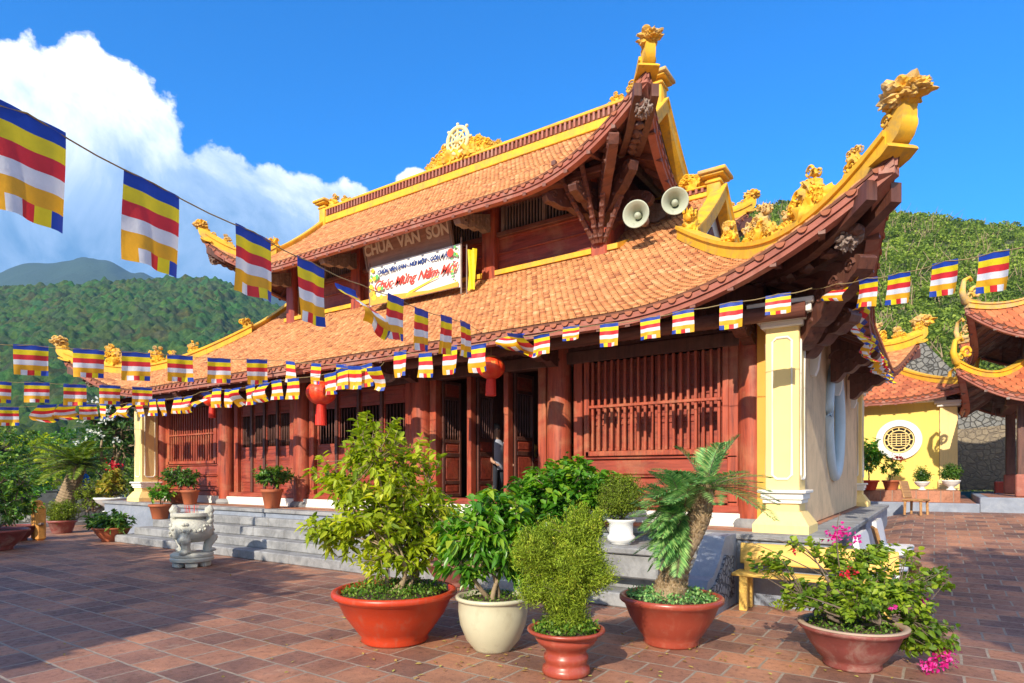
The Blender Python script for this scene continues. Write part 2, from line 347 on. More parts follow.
def shrub(root,base,ells,ntips,nleaf,L,W,mleaf,mbark,seed,stems=3,sr=.02,fork=.35,droop=.25,small=False,tw=.0025,spread=.8,up=.35,hang=0,woodname='stem',leafname='foliage',stemspread=.08,twl=.22,surf=.45,world=False,up_n=1.0,clump=False):
    """base: (x,y,z). crown given as ellipsoids; limbs reach into it, twigs carry the leaves"""
    rs=np.random.RandomState(seed); wood=MB(); base=np.array(base,float)
    tips,cen=in_ell(rs,ells,ntips,surf)
    K=max(4,ntips//14); nodes,_=in_ell(rs,ells,K,.7)
    allc=np.mean([e[0] for e in ells],0)
    nodes=nodes*.72+(allc*.4+base*.6)*.28
    forks=[]
    for i in range(stems):
        an=2*PI*i/stems+rs.rand(); b0=base+np.array([math.cos(an),math.sin(an),0])*stemspread*(0.4+.6*rs.rand())*(stems>1)
        f=base+(allc-base)*fork+np.append(rs.normal(size=2)*stemspread*1.2,0)
        m=(b0+f)/2+np.append(rs.normal(size=2)*stemspread*.8,0)
        wood.tube(bez(b0,m,f,6),[sr*(1-.35*k/6) for k in range(7)],8); forks.append(f)
    for nd in nodes:
        f=forks[rs.randint(len(forks))]; m=(f+nd)/2+rs.normal(size=3)*np.linalg.norm(nd-f)*.13+np.array([0,0,.06*np.linalg.norm(nd-f)])
        wood.tube(bez(f,m,nd,5),[sr*.6*(1-.6*k/5) for k in range(6)],5)
    P=[];D=[];NN=[];LL=[]
    for tp,ce in zip(tips,cen):
        j=np.argmin(np.linalg.norm(nodes-tp,axis=1)+.15*rs.rand(K)*np.linalg.norm(tp-base)); nd=nodes[j]
        m=(nd+tp)/2+rs.normal(size=3)*.12*np.linalg.norm(tp-nd)-np.array([0,0,.05])*np.linalg.norm(tp-nd)
        pts=bez(nd,m,tp,4); wood.tube(pts,[tw*2.2,tw*1.9,tw*1.6,tw*1.2,tw*.6],3,cap=False)
        td=np.array(pts[-1])-np.array(pts[-2]); td/=max(np.linalg.norm(td),1e-6)
        td=td+np.array([0,0,up-hang]); td/=np.linalg.norm(td)
        for q in range(nleaf):
            u=rs.rand(); p=tp-td*twl*u*(.9)+rs.normal(size=3)*(twl*.28 if clump else .008)
            rd=rs.normal(size=3); rd-=td*rd.dot(td); rd/=max(np.linalg.norm(rd),1e-6)
            d=td*(1-spread*.6)+rd*spread; d[2]-=hang*.8
            P.append(p);D.append(d);NN.append(rs.normal(size=3)*.45+np.array([0,0,up_n])+ (tp-ce)/max(np.linalg.norm(tp-ce),.01)*.35);LL.append(L*(.65+.6*rs.rand()))
    LL=np.array(LL)
    w=wood.build(woodname,mbark,root,smooth=True,world=world)
    # brightness of colour varies by shoot, so neighbouring leaves look alike
    rn=np.repeat(rs.rand(len(tips)),nleaf)*.55+rs.rand(len(P))*.45
    lf=leaf_obj(leafname,P,D,NN,LL,LL*W/L,mleaf,root,world=world,droop=droop,seed=seed,small=small,rnd=rn)
    return w,lf
def frond(wood,P,D,NN,LL,base,d,length,droop,nl,ll,rs,rw=.008,vee=.35):
    base=np.array(base);d=np.array(d,float);d/=np.linalg.norm(d); pts=[]
    n=12
    for i in range(n+1):
        t=i/n; pts.append(base+d*length*t+np.array([0,0,-droop*length*t*t]))
    wood.tube(pts,[rw*(1-.8*i/n) for i in range(n+1)],4,cap=False)
    for i in range(nl):
        t=.1+.9*i/nl; k=min(int(t*n),n-1); a=t*n-k; p=pts[k]*(1-a)+pts[k+1]*a; T=pts[k+1]-pts[k]; T/=np.linalg.norm(T)
        s=np.cross(T,[0,0,1.]); s/=max(np.linalg.norm(s),1e-6); u=np.cross(s,T)
        for sg in (-1,1):
            l=ll*math.sin(PI*(.12+.86*t))**.6*(.85+.3*rs.rand())
            P.append(p);D.append(s*sg+T*(.55+.5*t)+u*vee+rs.normal(size=3)*.06);NN.append(u);LL.append(l)
# ================= camera, sky, sun =================
cam=bpy.data.objects.new('camera',bpy.data.cameras.new('camera')); COL.objects.link(cam); sc.camera=cam
cam.location=(0,0,EYE); cam.rotation_euler=(PI/2,0,math.radians(34.26)); cam.data.lens=21.83; cam.data.sensor_width=36
cam.data.shift_y=.1304; cam.data.clip_end=9000; cam.data.clip_start=.05
ELE=math.radians(30); AZ=math.radians(7.5)      # sun stands in front of the facade, a little to the right of square
SD=Vector((math.sin(AZ)*math.cos(ELE),-math.cos(AZ)*math.cos(ELE),math.sin(ELE)))
sun=bpy.data.lights.new('sun','SUN'); sun.energy=4.6; sun.angle=math.radians(.5); sun.color=(1,.90,.74)
so=bpy.data.objects.new('sun',sun); COL.objects.link(so); so.rotation_euler=SD.to_track_quat('Z','Y').to_euler()
w=bpy.data.worlds.new('World'); sc.world=w; w.use_nodes=True; t=w.node_tree; bg=t.nodes['Background']
sky=N(t,'ShaderNodeTexSky'); sky.sky_type='NISHITA'; sky.sun_disc=False; sky.sun_elevation=ELE; sky.sun_rotation=math.atan2(SD.x,SD.y)
sky.altitude=0; sky.air_density=1.0; sky.dust_density=.3; sky.ozone_density=3.5
hs=N(t,'ShaderNodeHueSaturation'); hs.inputs['Hue'].default_value=.482; hs.inputs['Saturation'].default_value=1.25; hs.inputs['Value'].default_value=1.0; t.links.new(sky.outputs[0],hs.inputs['Color'])
tint=mixc(t,hs.outputs[0],(.20,.80,1.36),1.0,'MULTIPLY')
# cumulus bank: noise in the direction of view, held to the left sky; unseen fill clouds are added behind
tc=N(t,'ShaderNodeTexCoord'); gen=tc.outputs['Generated']
def dirv(x,y):
    a,b=ray(x); v=Vector((a,b,(HOR-y)/F)); return v.normalized()
def vdot(vec,scale):
    d=N(t,'ShaderNodeVectorMath',operation='DISTANCE'); t.links.new(gen,d.inputs[0]); d.inputs[1].default_value=vec
    m=N(t,'ShaderNodeMath',operation='DIVIDE'); t.links.new(d.outputs['Value'],m.inputs[0]); m.inputs[1].default_value=scale; return m.outputs[0]
blobs=[(42,128,.095),(88,98,.085),(112,138,.09),(0,215,.155),(150,195,.09),(222,195,.075),(265,205,.062),(308,215,.055),(348,207,.04),(200,255,.13),(80,230,.17),(413,187,.03),(280,260,.09)]
cur=None
back=[(Vector((.56,-.83,.55)).normalized(),.75),(Vector((1,.1,.5)).normalized(),.5),(Vector((-.3,-1,.4)).normalized(),.6),(Vector((.9,-.5,.3)).normalized(),.6)]  # unseen white clouds added behind the viewpoint for neutral fill light
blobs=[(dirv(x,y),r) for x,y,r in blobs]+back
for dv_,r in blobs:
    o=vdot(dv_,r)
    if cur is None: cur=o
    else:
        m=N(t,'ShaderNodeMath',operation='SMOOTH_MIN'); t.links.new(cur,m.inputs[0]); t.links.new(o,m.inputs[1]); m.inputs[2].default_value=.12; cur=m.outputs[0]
def wn(scale,det,dist=0):
    n=N(t,'ShaderNodeTexNoise'); n.inputs['Scale'].default_value=scale; n.inputs['Detail'].default_value=det; n.inputs['Roughness'].default_value=.62; n.inputs['Distortion'].default_value=dist
    t.links.new(gen,n.inputs['Vector']); return n.outputs['Fac']
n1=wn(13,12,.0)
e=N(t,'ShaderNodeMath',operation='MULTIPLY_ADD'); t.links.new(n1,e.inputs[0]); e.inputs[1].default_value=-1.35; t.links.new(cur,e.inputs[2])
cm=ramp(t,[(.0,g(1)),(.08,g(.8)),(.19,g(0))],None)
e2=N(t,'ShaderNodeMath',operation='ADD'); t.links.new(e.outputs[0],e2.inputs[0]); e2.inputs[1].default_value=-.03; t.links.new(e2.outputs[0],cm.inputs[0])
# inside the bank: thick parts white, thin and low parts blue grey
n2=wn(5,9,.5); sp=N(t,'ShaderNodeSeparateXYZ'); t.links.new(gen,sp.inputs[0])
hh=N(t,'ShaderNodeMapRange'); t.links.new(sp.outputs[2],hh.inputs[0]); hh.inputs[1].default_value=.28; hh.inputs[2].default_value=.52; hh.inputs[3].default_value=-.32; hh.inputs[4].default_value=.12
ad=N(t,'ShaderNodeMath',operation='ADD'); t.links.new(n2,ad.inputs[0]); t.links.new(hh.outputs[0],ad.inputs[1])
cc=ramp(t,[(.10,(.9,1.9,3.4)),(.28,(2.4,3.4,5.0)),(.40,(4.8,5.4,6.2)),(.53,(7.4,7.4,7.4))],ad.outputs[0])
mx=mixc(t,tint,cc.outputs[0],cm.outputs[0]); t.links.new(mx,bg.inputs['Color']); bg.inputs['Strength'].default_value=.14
vs=sc.view_settings; vs.view_transform='Standard'; vs.look='None'; vs.gamma=1; vs.exposure=.72
try: vs.use_curve_mapping=False
except Exception: pass
sc.cycles.max_bounces=6; sc.cycles.transparent_max_bounces=8; sc.cycles.volume_bounces=0

# ================= ground =================
def gz(x,y):      # the lane past the right side of the temple climbs gently
    k=max(0,min(1,(y-10.5)/9)); a=max(0,min(1,(x+2.5)/2)); return .6*k*a
def gfun(x0,x1,y0,y1,z0=0):
    return lambda u,v:(x0+(x1-x0)*u,y0+(y1-y0)*v,z0+gz(x0+(x1-x0)*u,y0+(y1-y0)*v))
m=MB(); m.grid(gfun(-22.5,16,-22,30.2),77,105); struct('courtyard_paving',m,m_pave)
m_earth=M_basic('dry_earth_and_grass',(.10,.10,.045),.95,.45,.6,.6,.05)
m=MB(); m.grid(lambda u,v:(-3500+7000*u,-2500+7000*v,-.25 if not(-30<-3500+7000*u<25) else -.25),40,40); struct('ground',m,m_earth)
m=MB(); m.box(-23.0,-22.5,-22,16,-.2,.12); struct('courtyard_kerb',m,m_stone)

# ================= temple =================
CX,CYY=-10.1,12.5; HP=.87
T=thing('temple',(CX,CYY,0),'long red timber temple with two tiers of orange tiled roofs and yellow dragon ridges','temple')
m=MB(); x0,x1,y0,y1=-19.4,-.98,8.02,18.0
m.cbox(x0,x1,y0,y1,-.1,HP-.075,.01)
m.build('plinth',m_stoneb,T)
m=MB(); m.cbox(x0-.04,x1+.04,y0-.04,y1+.04,HP-.075,HP,.012); m.build('plinth_coping',m_stone,T)
m=MB(); m.box(x0+.38,x1-.42,y0+.33,y1-.4,HP+.0,HP+.006); m.build('terrace_floor',m_pave2,T)
FW=9.1
cols=[-18.2,-15.0,-11.95,-8.3,-5.2,-2.1]
# side walls and rear
def wall_with_oval(xc,s):
    m=MB(); y0,y1,z0,z1=8.75,16.7,HP+.02,4.0; cy,cz,ry,rz=12.3,2.55,.78,.95
    n=40; outer=[];inner=[]
    for k in range(n):
        a=2*PI*k/n; c,s_=math.cos(a),math.sin(a); inner.append((cy+ry*c,cz+rz*s_))
        t_=min((y1-cy if c>0 else cy-y0)/max(abs(c),1e-6),(z1-cz if s_>0 else cz-z0)/max(abs(s_),1e-6)); outer.append((cy+t_*c,cz+t_*s_))
    for xx in (xc-.12*s,xc+.0*s):
        m.add([(xx,a,b) for a,b in inner]+[(xx,a,b) for a,b in outer],[(k,(k+1)%n,n+(k+1)%n,n+k) for k in range(n)])
        for a,b,c_ in ((0,y1,z1),(1,y0,z1),(2,y0,z0),(3,y1,z0)):
            # corner fill
            best=sorted(range(n),key=lambda k:(outer[k][0]-b)**2+(outer[k][1]-c_)**2)[:2]
            cand=[k for k in range(n) if ( (outer[k][0]-b)*(outer[(k+1)%n][0]-b)>=0 )]
            for k in range(n):
                p,q=outer[k],outer[(k+1)%n]
                if abs(p[0]-b)<1e-3 and abs(q[1]-c_)<1e-3 or abs(q[0]-b)<1e-3 and abs(p[1]-c_)<1e-3:
                    m.add([(xx,*p),(xx,b,c_),(xx,*q)],[(0,1,2)])
    m.add([(xc,a,b) for a,b in inner]+[(xc-.12*s,a,b) for a,b in inner],[(k,(k+1)%n,n+(k+1)%n,n+k) for k in range(n)])
    m.build('side_wall',m_side,T)
    f=MB(); pts=[(xc+.03*s,cy+(ry+.02)*math.cos(2*PI*k/48),cz+(rz+.02)*math.sin(2*PI*k/48)) for k in range(48)]
    f.tube(pts+pts[:1],.09,8,0,False); w_=f.build('oval_window',m_blue,T,smooth=True)
    p=MB(); p.add([(xc-.09*s,cy+ry*1.02*math.cos(2*PI*k/48),cz+rz*1.02*math.sin(2*PI*k/48)) for k in range(48)],[tuple(range(48))])
    for yy in (-.4,-.13,.13,.4): p.box(xc-.07*s,xc-.03*s,cy+yy-.025,cy+yy+.025,cz-rz*.85,cz+rz*.85)
    p.build('louvre',m_blue,w_)
wall_with_oval(-1.5,1); wall_with_oval(-18.7,-1)
m=MB(); m.box(-18.68,-1.52,16.55,16.68,HP+.02,4.0); m.build('rear_wall',m_side,T)
# plaster pillars with white mouldings
def pillar(xa,xb,ya,yb,front=True,ztop=3.72,orange=False):
    m=MB(); m.cbox(xa,xb,ya,yb,HP,ztop-.2,.012)
    b=.13
    m.add([(xa-b,ya-b,HP),(xb+b,ya-b,HP),(xb+b,yb+b,HP),(xa-b,yb+b,HP),(xa-b,ya-b,HP+.10),(xb+b,ya-b,HP+.10),(xb+b,yb+b,HP+.10),(xa-b,yb+b,HP+.10),
           (xa-.02,ya-.02,HP+.27),(xb+.02,ya-.02,HP+.27),(xb+.02,yb+.02,HP+.27),(xa-.02,yb+.02,HP+.27)],
          [(0,1,5,4),(1,2,6,5),(2,3,7,6),(3,0,4,7),(4,5,9,8),(5,6,10,9),(6,7,11,10),(7,4,8,11),(8,9,10,11)])
    p=m.build('plaster_pillar',m_cream,T)
    m=MB()
    for k,(e,h0,h1) in enumerate(((.05,.42,.50),(.085,.50,.54),(.03,.37,.42))): m.cbox(xa-e,xb+e,ya-e,yb+e,HP+h0,HP+h1,.008)
    for e,h0,h1 in ((.05,-.25,-.18),(.09,-.18,-.12),(.16,-.12,-.02),(.19,-.02,.05)): m.cbox(xa-e,xb+e,ya-e,yb+e,ztop+h0,ztop+h1,.01)
    # raised panel moulding on front and on the side
    def ring(pts,nrm):
        m.tube(pts+pts[:1],.016,6,0,False)
    za,zb=HP+.68,ztop-.38; i=.085
    for yy in ([ya-.004] if front else [ya-.004]):
        c=.05; X0,X1=xa+i,xb-i
        ring([(X0+c,yy,za),(X1-c,yy,za),(X1,yy,za+c),(X1,yy,zb-c),(X1-c,yy,zb),(X0+c,yy,zb),(X0,yy,zb-c),(X0,yy,za+c)],None)
    for xx in (xa-.004,xb+.004):
        Y0,Y1=ya+i,yb-i; c=.05
        if Y1-Y0>.15: ring([(xx,Y0+c,za),(xx,Y1-c,za),(xx,Y1,za+c),(xx,Y1,zb-c),(xx,Y1-c,zb),(xx,Y0+c,zb),(xx,Y0,zb-c),(xx,Y0,za+c)],None)
    m.build('white_moulding',m_trim,p)
pillar(-1.80,-1.40,8.42,8.86); pillar(-18.55,-18.12,8.42,8.86)
pillar(-1.72,-1.40,16.5,16.9); pillar(-18.8,-18.4,16.5,16.9)
for xa_ in (-18.30,-2.0):
    m=MB(); m.box(xa_,xa_+.14,8.86,9.14,HP,3.75); m.build('orange_return_wall',m_orange,T)
# timber columns with painted plinth strip
for i,x in enumerate(cols):
    m=MB(); r=.205 if i not in(0,5) else .19
    m.lathe([(r*1.0,HP+.12),(r*1.04,1.8),(r*1.03,2.6),(r*.97,3.5),(r*.95,3.85)],(x,FW-.05,0),20)
    c=m.build('timber_column',m_red,T,angle=40)
    b=MB(); b.lathe([(r*1.35,HP),(r*1.42,HP+.05),(r*1.3,HP+.1),(r*1.12,HP+.13)],(x,FW-.05,0),20); b.build('column_base',m_stone,c,angle=40)
# jamb posts beside columns
def jamb(x,w=.16,name='door_post'):
    m=MB(); m.cbox(x-w/2,x+w/2,FW-.10,FW+.10,HP+.2,3.6,.012); m.build(name,m_red,T)
for x in (-15.32+.0,-14.55,-12.3,-11.6,-8.62,-7.98,-5.52,-4.83,-2.36,-17.92): jamb(x)
m=MB(); m.cbox(-18.1,-1.95,FW-.17,FW+.15,HP,HP+.19,.01); m.build('painted_sill_base',m_trim,T)
m=MB(); m.cbox(-18.1,-1.95,FW-.12,FW+.12,HP+.192,HP+.30,.01); m.build('threshold_beam',m_redh,T)
m=MB()
m.cbox(-18.1,-1.95,FW-.13,FW+.12,3.42,3.62,.01); m.cbox(-18.1,-1.95,FW-.09,FW+.1,3.63,4.25,.01)
m.build('lintel_beam',m_dark,T)
m=MB(); x=-17.9
while x<-2.1:
    m.cbox(x,x+.06,FW-.14,FW-.1,3.68,3.98,.006); x+=.14
m.build('eave_slats',m_dark,T)
m=MB(); m.tube([(-18.6,8.25,3.62),(-1.3,8.25,3.62)],.10,12); m.build('eave_purlin',m_soff,T,smooth=True)
# windows: panelled shutters behind square bars
def lattice(xa,xb,za=1.98,zb=3.42,nb=19):
    m=MB(); y=FW
    for a,b,c,d in ((xa-.06,xb+.06,zb,zb+.07),(xa-.06,xb+.06,za-.08,za)): m.cbox(a,b,y-.12,y+.05,c,d,.008)
    m.cbox(xa-.09,xa,y-.12,y+.05,za-.08,zb+.07,.008); m.cbox(xb,xb+.09,y-.12,y+.05,za-.08,zb+.07,.008)
    f=m.build('window_frame',m_red,T)
    m=MB()
    for k in range(nb):
        x=xa+(k+.5)*(xb-xa)/nb; m.cbox(x-.021,x+.021,y-.10,y-.058,za+.002,zb-.002,.006)
    m.cbox(xa,xb,y-.125,y-.095,(za+zb)/2-.03,(za+zb)/2+.015,.006)
    m.build('window_bars',m_red,f)
    m=MB(); nl=6; wl=(xb-xa)/nl
    for k in range(nl):
        a=xa+k*wl+.008; b=a+wl-.016; m.box(a,b,y+.03,y+.05,za,zb)
        for c,d in ((a,a+.045),(b-.045,b)): m.cbox(c,d,y+.005,y+.03,za,zb,.004)
        for zz in (za,za+.42,za+.52,zb-.62,zb-.5,zb-.05): m.cbox(a+.045,b-.045,y+.008,y+.03,zz,zz+.05,.004)
    m.build('shutter',m_redh,f)
    m=MB(); m.box(xa-.3,xb+.3,y-.02,y+.02,HP+.3,za-.08)
    for z0,z1 in ((1.3,1.55),(1.6,1.84)): m.cbox(xa-.1,xb+.1,y-.075,y-.02,z0,z1,.02)
    for z0 in (1.2,1.565,1.85): m.cbox(xa-.2,xb+.2,y-.10,y-.02,z0,z0+.03,.006)
    m.build('apron_board',m_redh,T)
    m=MB(); m.box(xa-.5,xb+.5,y+.0,y+.02,zb+.07,3.62); m.build('window_head_board',m_dark,T)
lattice(-4.62,-2.50); lattice(-17.75,-15.5)
# door leaves
def leaf(hx,hy,w,ang,part='door_leaf',M0=None):
    M=Matrix.Translation((hx,hy,0))@Matrix.Rotation(ang,4,'Z'); z0,z1=HP+.3,3.42; s=.055
    m=MB(); th=.02
    m.cbox(0,s,-th,th,z0,z1,.006,0,M); m.cbox(w-s,w,-th,th,z0,z1,.006,0,M)
    for a,b in ((z0,z0+.07),(1.42,1.49),(1.95,2.03),(2.22,2.29),(z1-.36,z1-.3),(z1-.06,z1)): m.cbox(s,w-s,-th,th,a,b,.006,0,M)
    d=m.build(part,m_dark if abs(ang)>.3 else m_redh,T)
    for a,b in ((z0+.07,1.42),(1.49,1.95),(2.03,2.22),(z1-.3,z1-.06)):
        m=MB(); m.box(s,w-s,-.008,.008,a,b,0,M); m.cbox(s+.03,w-s-.03,-.016,.016,a+.03,b-.03,.008,0,M)
        m.build('door_panel',m_redh,d)
    m=MB(); nb=6
    for k in range(nb):
        x=s+(k+.5)*(w-2*s)/nb; m.lathe([(.010,2.29),(.014,2.4),(.009,2.45),(.014,2.7),(.009,2.75),(.014,z1-.42),(.010,z1-.36)],M@Vector((x,0,0)),8)
    m.build('door_bars',m_dark,d,smooth=True)
for a,b in ((-14.45,-12.4),(-11.5,-8.72)):
    n=4; w_=(b-a)/n
    for k in range(n): leaf(a+k*w_+.01,FW,w_-.02,0)
    for k in range(1,n):
        m=MB(); m.cbox(a+k*w_-.04,a+k*w_+.04,FW-.07,FW+.06,HP+.3,3.42,.01); m.build('door_mullion',m_dark,T)
# open bay with leaves folded inward
for x in (-7.11,-6.28): m=MB(); m.cbox(x-.05,x+.05,FW-.08,FW+.08,HP+.3,3.42,.01); m.build('door_mullion',m_red,T)
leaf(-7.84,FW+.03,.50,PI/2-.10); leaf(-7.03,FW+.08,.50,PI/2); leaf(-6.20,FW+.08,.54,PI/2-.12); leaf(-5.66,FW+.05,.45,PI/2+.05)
# room behind the doors
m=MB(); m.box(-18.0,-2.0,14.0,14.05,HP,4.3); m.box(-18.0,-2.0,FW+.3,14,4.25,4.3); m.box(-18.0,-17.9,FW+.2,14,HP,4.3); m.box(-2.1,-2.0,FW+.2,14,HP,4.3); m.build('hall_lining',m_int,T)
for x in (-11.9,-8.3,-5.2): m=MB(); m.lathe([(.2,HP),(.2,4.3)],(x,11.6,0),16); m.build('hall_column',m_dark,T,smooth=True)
for bx in (-17.4,-11.4,-8.9,-4.7): pass
m=MB(); m.cbox(-8.6,-6.2,12.6,13.4,HP,HP+1.05,.02); m.cbox(-8.75,-6.05,12.5,13.5,HP+1.05,HP+1.15,.02)
alt=tag(m.build('altar_table',m_redh,None),'dark red altar table seen dimly through the open temple doors','table')
m=MB()
for k,(dx,dz) in enumerate(((0,.15),(.3,.1),(-.35,.12),(.6,.16),(-.7,.14))): m.lathe([(.07,0),(.09,.03),(.03,.08),(.05,.2),(.09,.28),(.06,.33),(0,.34)],(-7.4+dx,12.9,HP+1.15),14)
m.build('altar_vessel',m_gold,alt,smooth=True)

# ================= roofs =================
class Roof:
    def __init__(s,cx,cy,hx,hy,gx,gy,ze,zg,zr,L,Lc,fl,ov=.25,pw=2.4):
        s.__dict__.update(cx=cx,cy=cy,hx=hx,hy=hy,gx=gx,gy=gy,ze=ze,zg=zg,zr=zr,L=L,Lc=Lc,fl=fl,ov=ov,pw=pw,ex=2)
    def hw(s,w): return s.hx+(s.gx-s.hx)*w, s.hy+(s.gy-s.hy)*w
    def zw(s,w): return s.ze+(s.zg-s.ze)*(.72*w+.28*w*w)
    def S(s,a,H): return max(0,min(1,(a*H-(H-s.Lc))/s.Lc))**s.pw
    def pt(s,side,a,w):      # side 0 front,1 right,2 rear,3 left; a in -1..1
        X,Y=s.hw(w); A=abs(a); sg=1 if a>0 else -1
        H=s.hx if side in(0,2) else s.hy
        e=s.S(A,H)*(1-w)**s.ex; f=s.fl*e
        z=s.zw(w)+s.L*e
        if side==0: x,y=a*X+sg*f,-Y-f
        elif side==2: x,y=-a*X-sg*f,Y+f
        elif side==1: x,y=X+f,a*Y+sg*f
        else: x,y=-X-f,-a*Y-sg*f
        return Vector((s.cx+x,s.cy+y,z))
    def up(s,side,a,w):      # upper gabled part, side 0 or 2
        y=s.gy*(1-w); X=s.gx+s.ov; z=s.zg+(s.zr-s.zg)*(.8*w+.2*w*w)
        return Vector((s.cx+a*X,s.cy-y,z)) if side==0 else Vector((s.cx-a*X,s.cy+y,z))
def tiles(m,fn,H,slope,tw,th,rs,base=0,wmax=1.0,hwf=None,rn=None,lift=.026):
    nr=int(slope/th)
    for i in range(nr+1):
        w=i/nr*wmax; half=hwf(w); off=(i%2)*.5; n=int(half/tw)+1
        for j in range(-n-1,n+1):
            x=(j+off)*tw
            if abs(x)>half-.01: continue
            dw=wmax/nr
            def q(dx,wv,up=0):
                h=hwf(min(max(wv,0),1)); a=max(-1,min(1,(x+dx)/h)); p=fn(a,min(max(wv,0),1))
                return p+Vector((0,0,up))
            k=.47*tw; jit=rs.uniform(-.006,.006)
            wt=w+1.25*dw
            wb=w-.15*dw+jit
            vs=[q(-k,wt,.006),q(k,wt,.006),q(k,w+.38*dw,lift),q(k*.62,wb+.1*dw,lift+.004),q(0,wb-.08*dw,lift+.006),q(-k*.62,wb+.1*dw,lift+.004),q(-k,w+.38*dw,lift)]
            lo=[v-Vector((0,0,.022)) for v in vs[2:7]]
            m.add(vs+lo,[(0,1,2,3,4,5,6),(2,7,8,3),(3,8,9,4),(4,9,10,5),(5,10,11,6)])
            rn.extend([min(1,max(0,rs.gauss(.5,.22)))]*12)
def attr(ob,vals):
    at=ob.data.attributes.new('rnd','FLOAT','POINT'); at.data.foreach_set('value',np.array(vals,dtype=np.float32))
def carve(m,c,size,u,seed,mi=0,curls=4):
    """carved cloud, flame and scale ornament standing up from c, spread along u"""
    rs=random.Random(seed); u=Vector(u).normalized(); c=Vector(c); n=Vector((-u.y,u.x,0))
    if n.length<.1: n=Vector((1,0,0))
    n.normalize()
    m.blob(c+Vector((0,0,size*.30)),size*.36,mi,3,.75,seed,(.95,.95,1),4.5)
    for k in range(curls+3):
        a=rs.uniform(-.62,.62); h=rs.uniform(.08,.95)*(1-.5*abs(a))
        p=c+u*a*size+Vector((0,0,h*size)); m.blob(p,size*rs.uniform(.12,.20),mi,2,.7,seed+k,(1,1,1),4)
        for sd in (-1,1): m.spiral(p+n*sd*size*.17,u,(0,0,1),size*rs.uniform(.12,.21),1.5,size*.05,mi,18,rs.choice((-1,1)))
        e=p+u*size*rs.uniform(-.25,.25)+Vector((0,0,size*rs.uniform(.18,.34)))
        m.tube([p,p.lerp(e,.5)+n*rs.uniform(-.05,.05)*size,e],[size*.08,size*.055,size*.01],6,mi)
def finial(m,R,pts,d,scale=1.0,seed=1,mi=0,mg=1):
    """upswept end of a hip: flat-sided blade continuing the hip, a curl behind it, a curled head on top"""
    n=Vector((-d.y,d.x,0)); b=pts[-1]; s=scale
    ext=[b+d*o*s+Vector((0,0,z*s)) for o,z in ((.07,.13),(.13,.27),(.18,.42),(.21,.54))]
    ctl=[p+Vector((0,0,.15)) for p in pts[-9:-1:2]]+[b+Vector((0,0,.16))]+[e+Vector((0,0,.12)) for e in ext[1:]]
    path=[]; C_=[ctl[0]*2-ctl[1]]+ctl+[ctl[-1]*2-ctl[-2]]
    for q in range(1,len(C_)-2):
        for r in range(4):
            t_=r/4; p0,p1,p2,p3=C_[q-1:q+3]; path.append(.5*((2*p1)+(p2-p0)*t_+(2*p0-5*p1+4*p2-p3)*t_*t_+(3*p1-p0-3*p2+p3)*t_**3))
    path.append(ctl[-1]); k=len(path); ws=[(.23+.07*math.sin(PI*min(1,i/k*1.1)))*(1-.35*max(0,i/k-.55)) for i in range(k)]; hs=[.31+.12*math.sin(PI*.5*min(1,i/(k*.6)))-.24*max(0,i/k-.6)/.4 for i in range(k)]
    m.rsweep(path,[w*max(s,.8)*(1-.2*min(1,i_/(k*.5))) for i_,w in enumerate(ws)],[h*max(s,.75)*(1-.2*min(1,i_/(k*.5))) for i_,h in enumerate(hs)],mi,n)
    q5=b-Vector((0,0,.03)); m.rsweep([q5-d*.16-Vector((0,0,.03)),q5,q5+d*.10+Vector((0,0,.05))],[.34]*3,[.05]*3,mi,n)
    st=[path[int(k*f)] for f in (.45,.6,.75)]
    top=ext[-1]+Vector((0,0,.17*s))
    m.blob(top-Vector((0,0,.04*s)),.15*s,mi,2,.3,seed+9,(1,1,.7),3)
    m.blob(top+Vector((0,0,.10*s)),.27*s,mg,4,.7,seed,(1.2,1.0,.75),3.2)
    m.blob(top+d*.20*s+Vector((0,0,.07*s)),.16*s,mg,4,.6,seed+3,(1.2,1.2,.6),3.5)
    for q in (-1,1):
        for (oo,zz,rr) in ((-.12,.12,.17),(.08,.18,.12),(-.02,-.04,.10)): m.spiral(top+n*.19*q*s+d*oo*s+Vector((0,0,zz*s)),d,(0,0,1),rr*s,1.4,.03*s,mg)
        m.tube([top+d*.16*s+n*q*.05*s,top+d*.30*s+n*q*.12*s+Vector((0,0,.0)),top+d*.33*s+n*q*.17*s+Vector((0,0,.05*s))],[.05*s,.03*s,.01*s],6,mg)
        for i,(rr,oo) in enumerate(((.13,-.16),(.10,-.12),(.09,-.10))): m.spiral(st[i]+n*.14*q*s+d*oo*s+Vector((0,0,.17*s)),d,(0,0,1),rr*s,1.4,.035*s,mi)
    for i in (0,1,2): m.blob(st[i]-d*.16*s+Vector((0,0,.16*s)),.11*s,mi,2,.5,seed+i,(1,1,1),3)
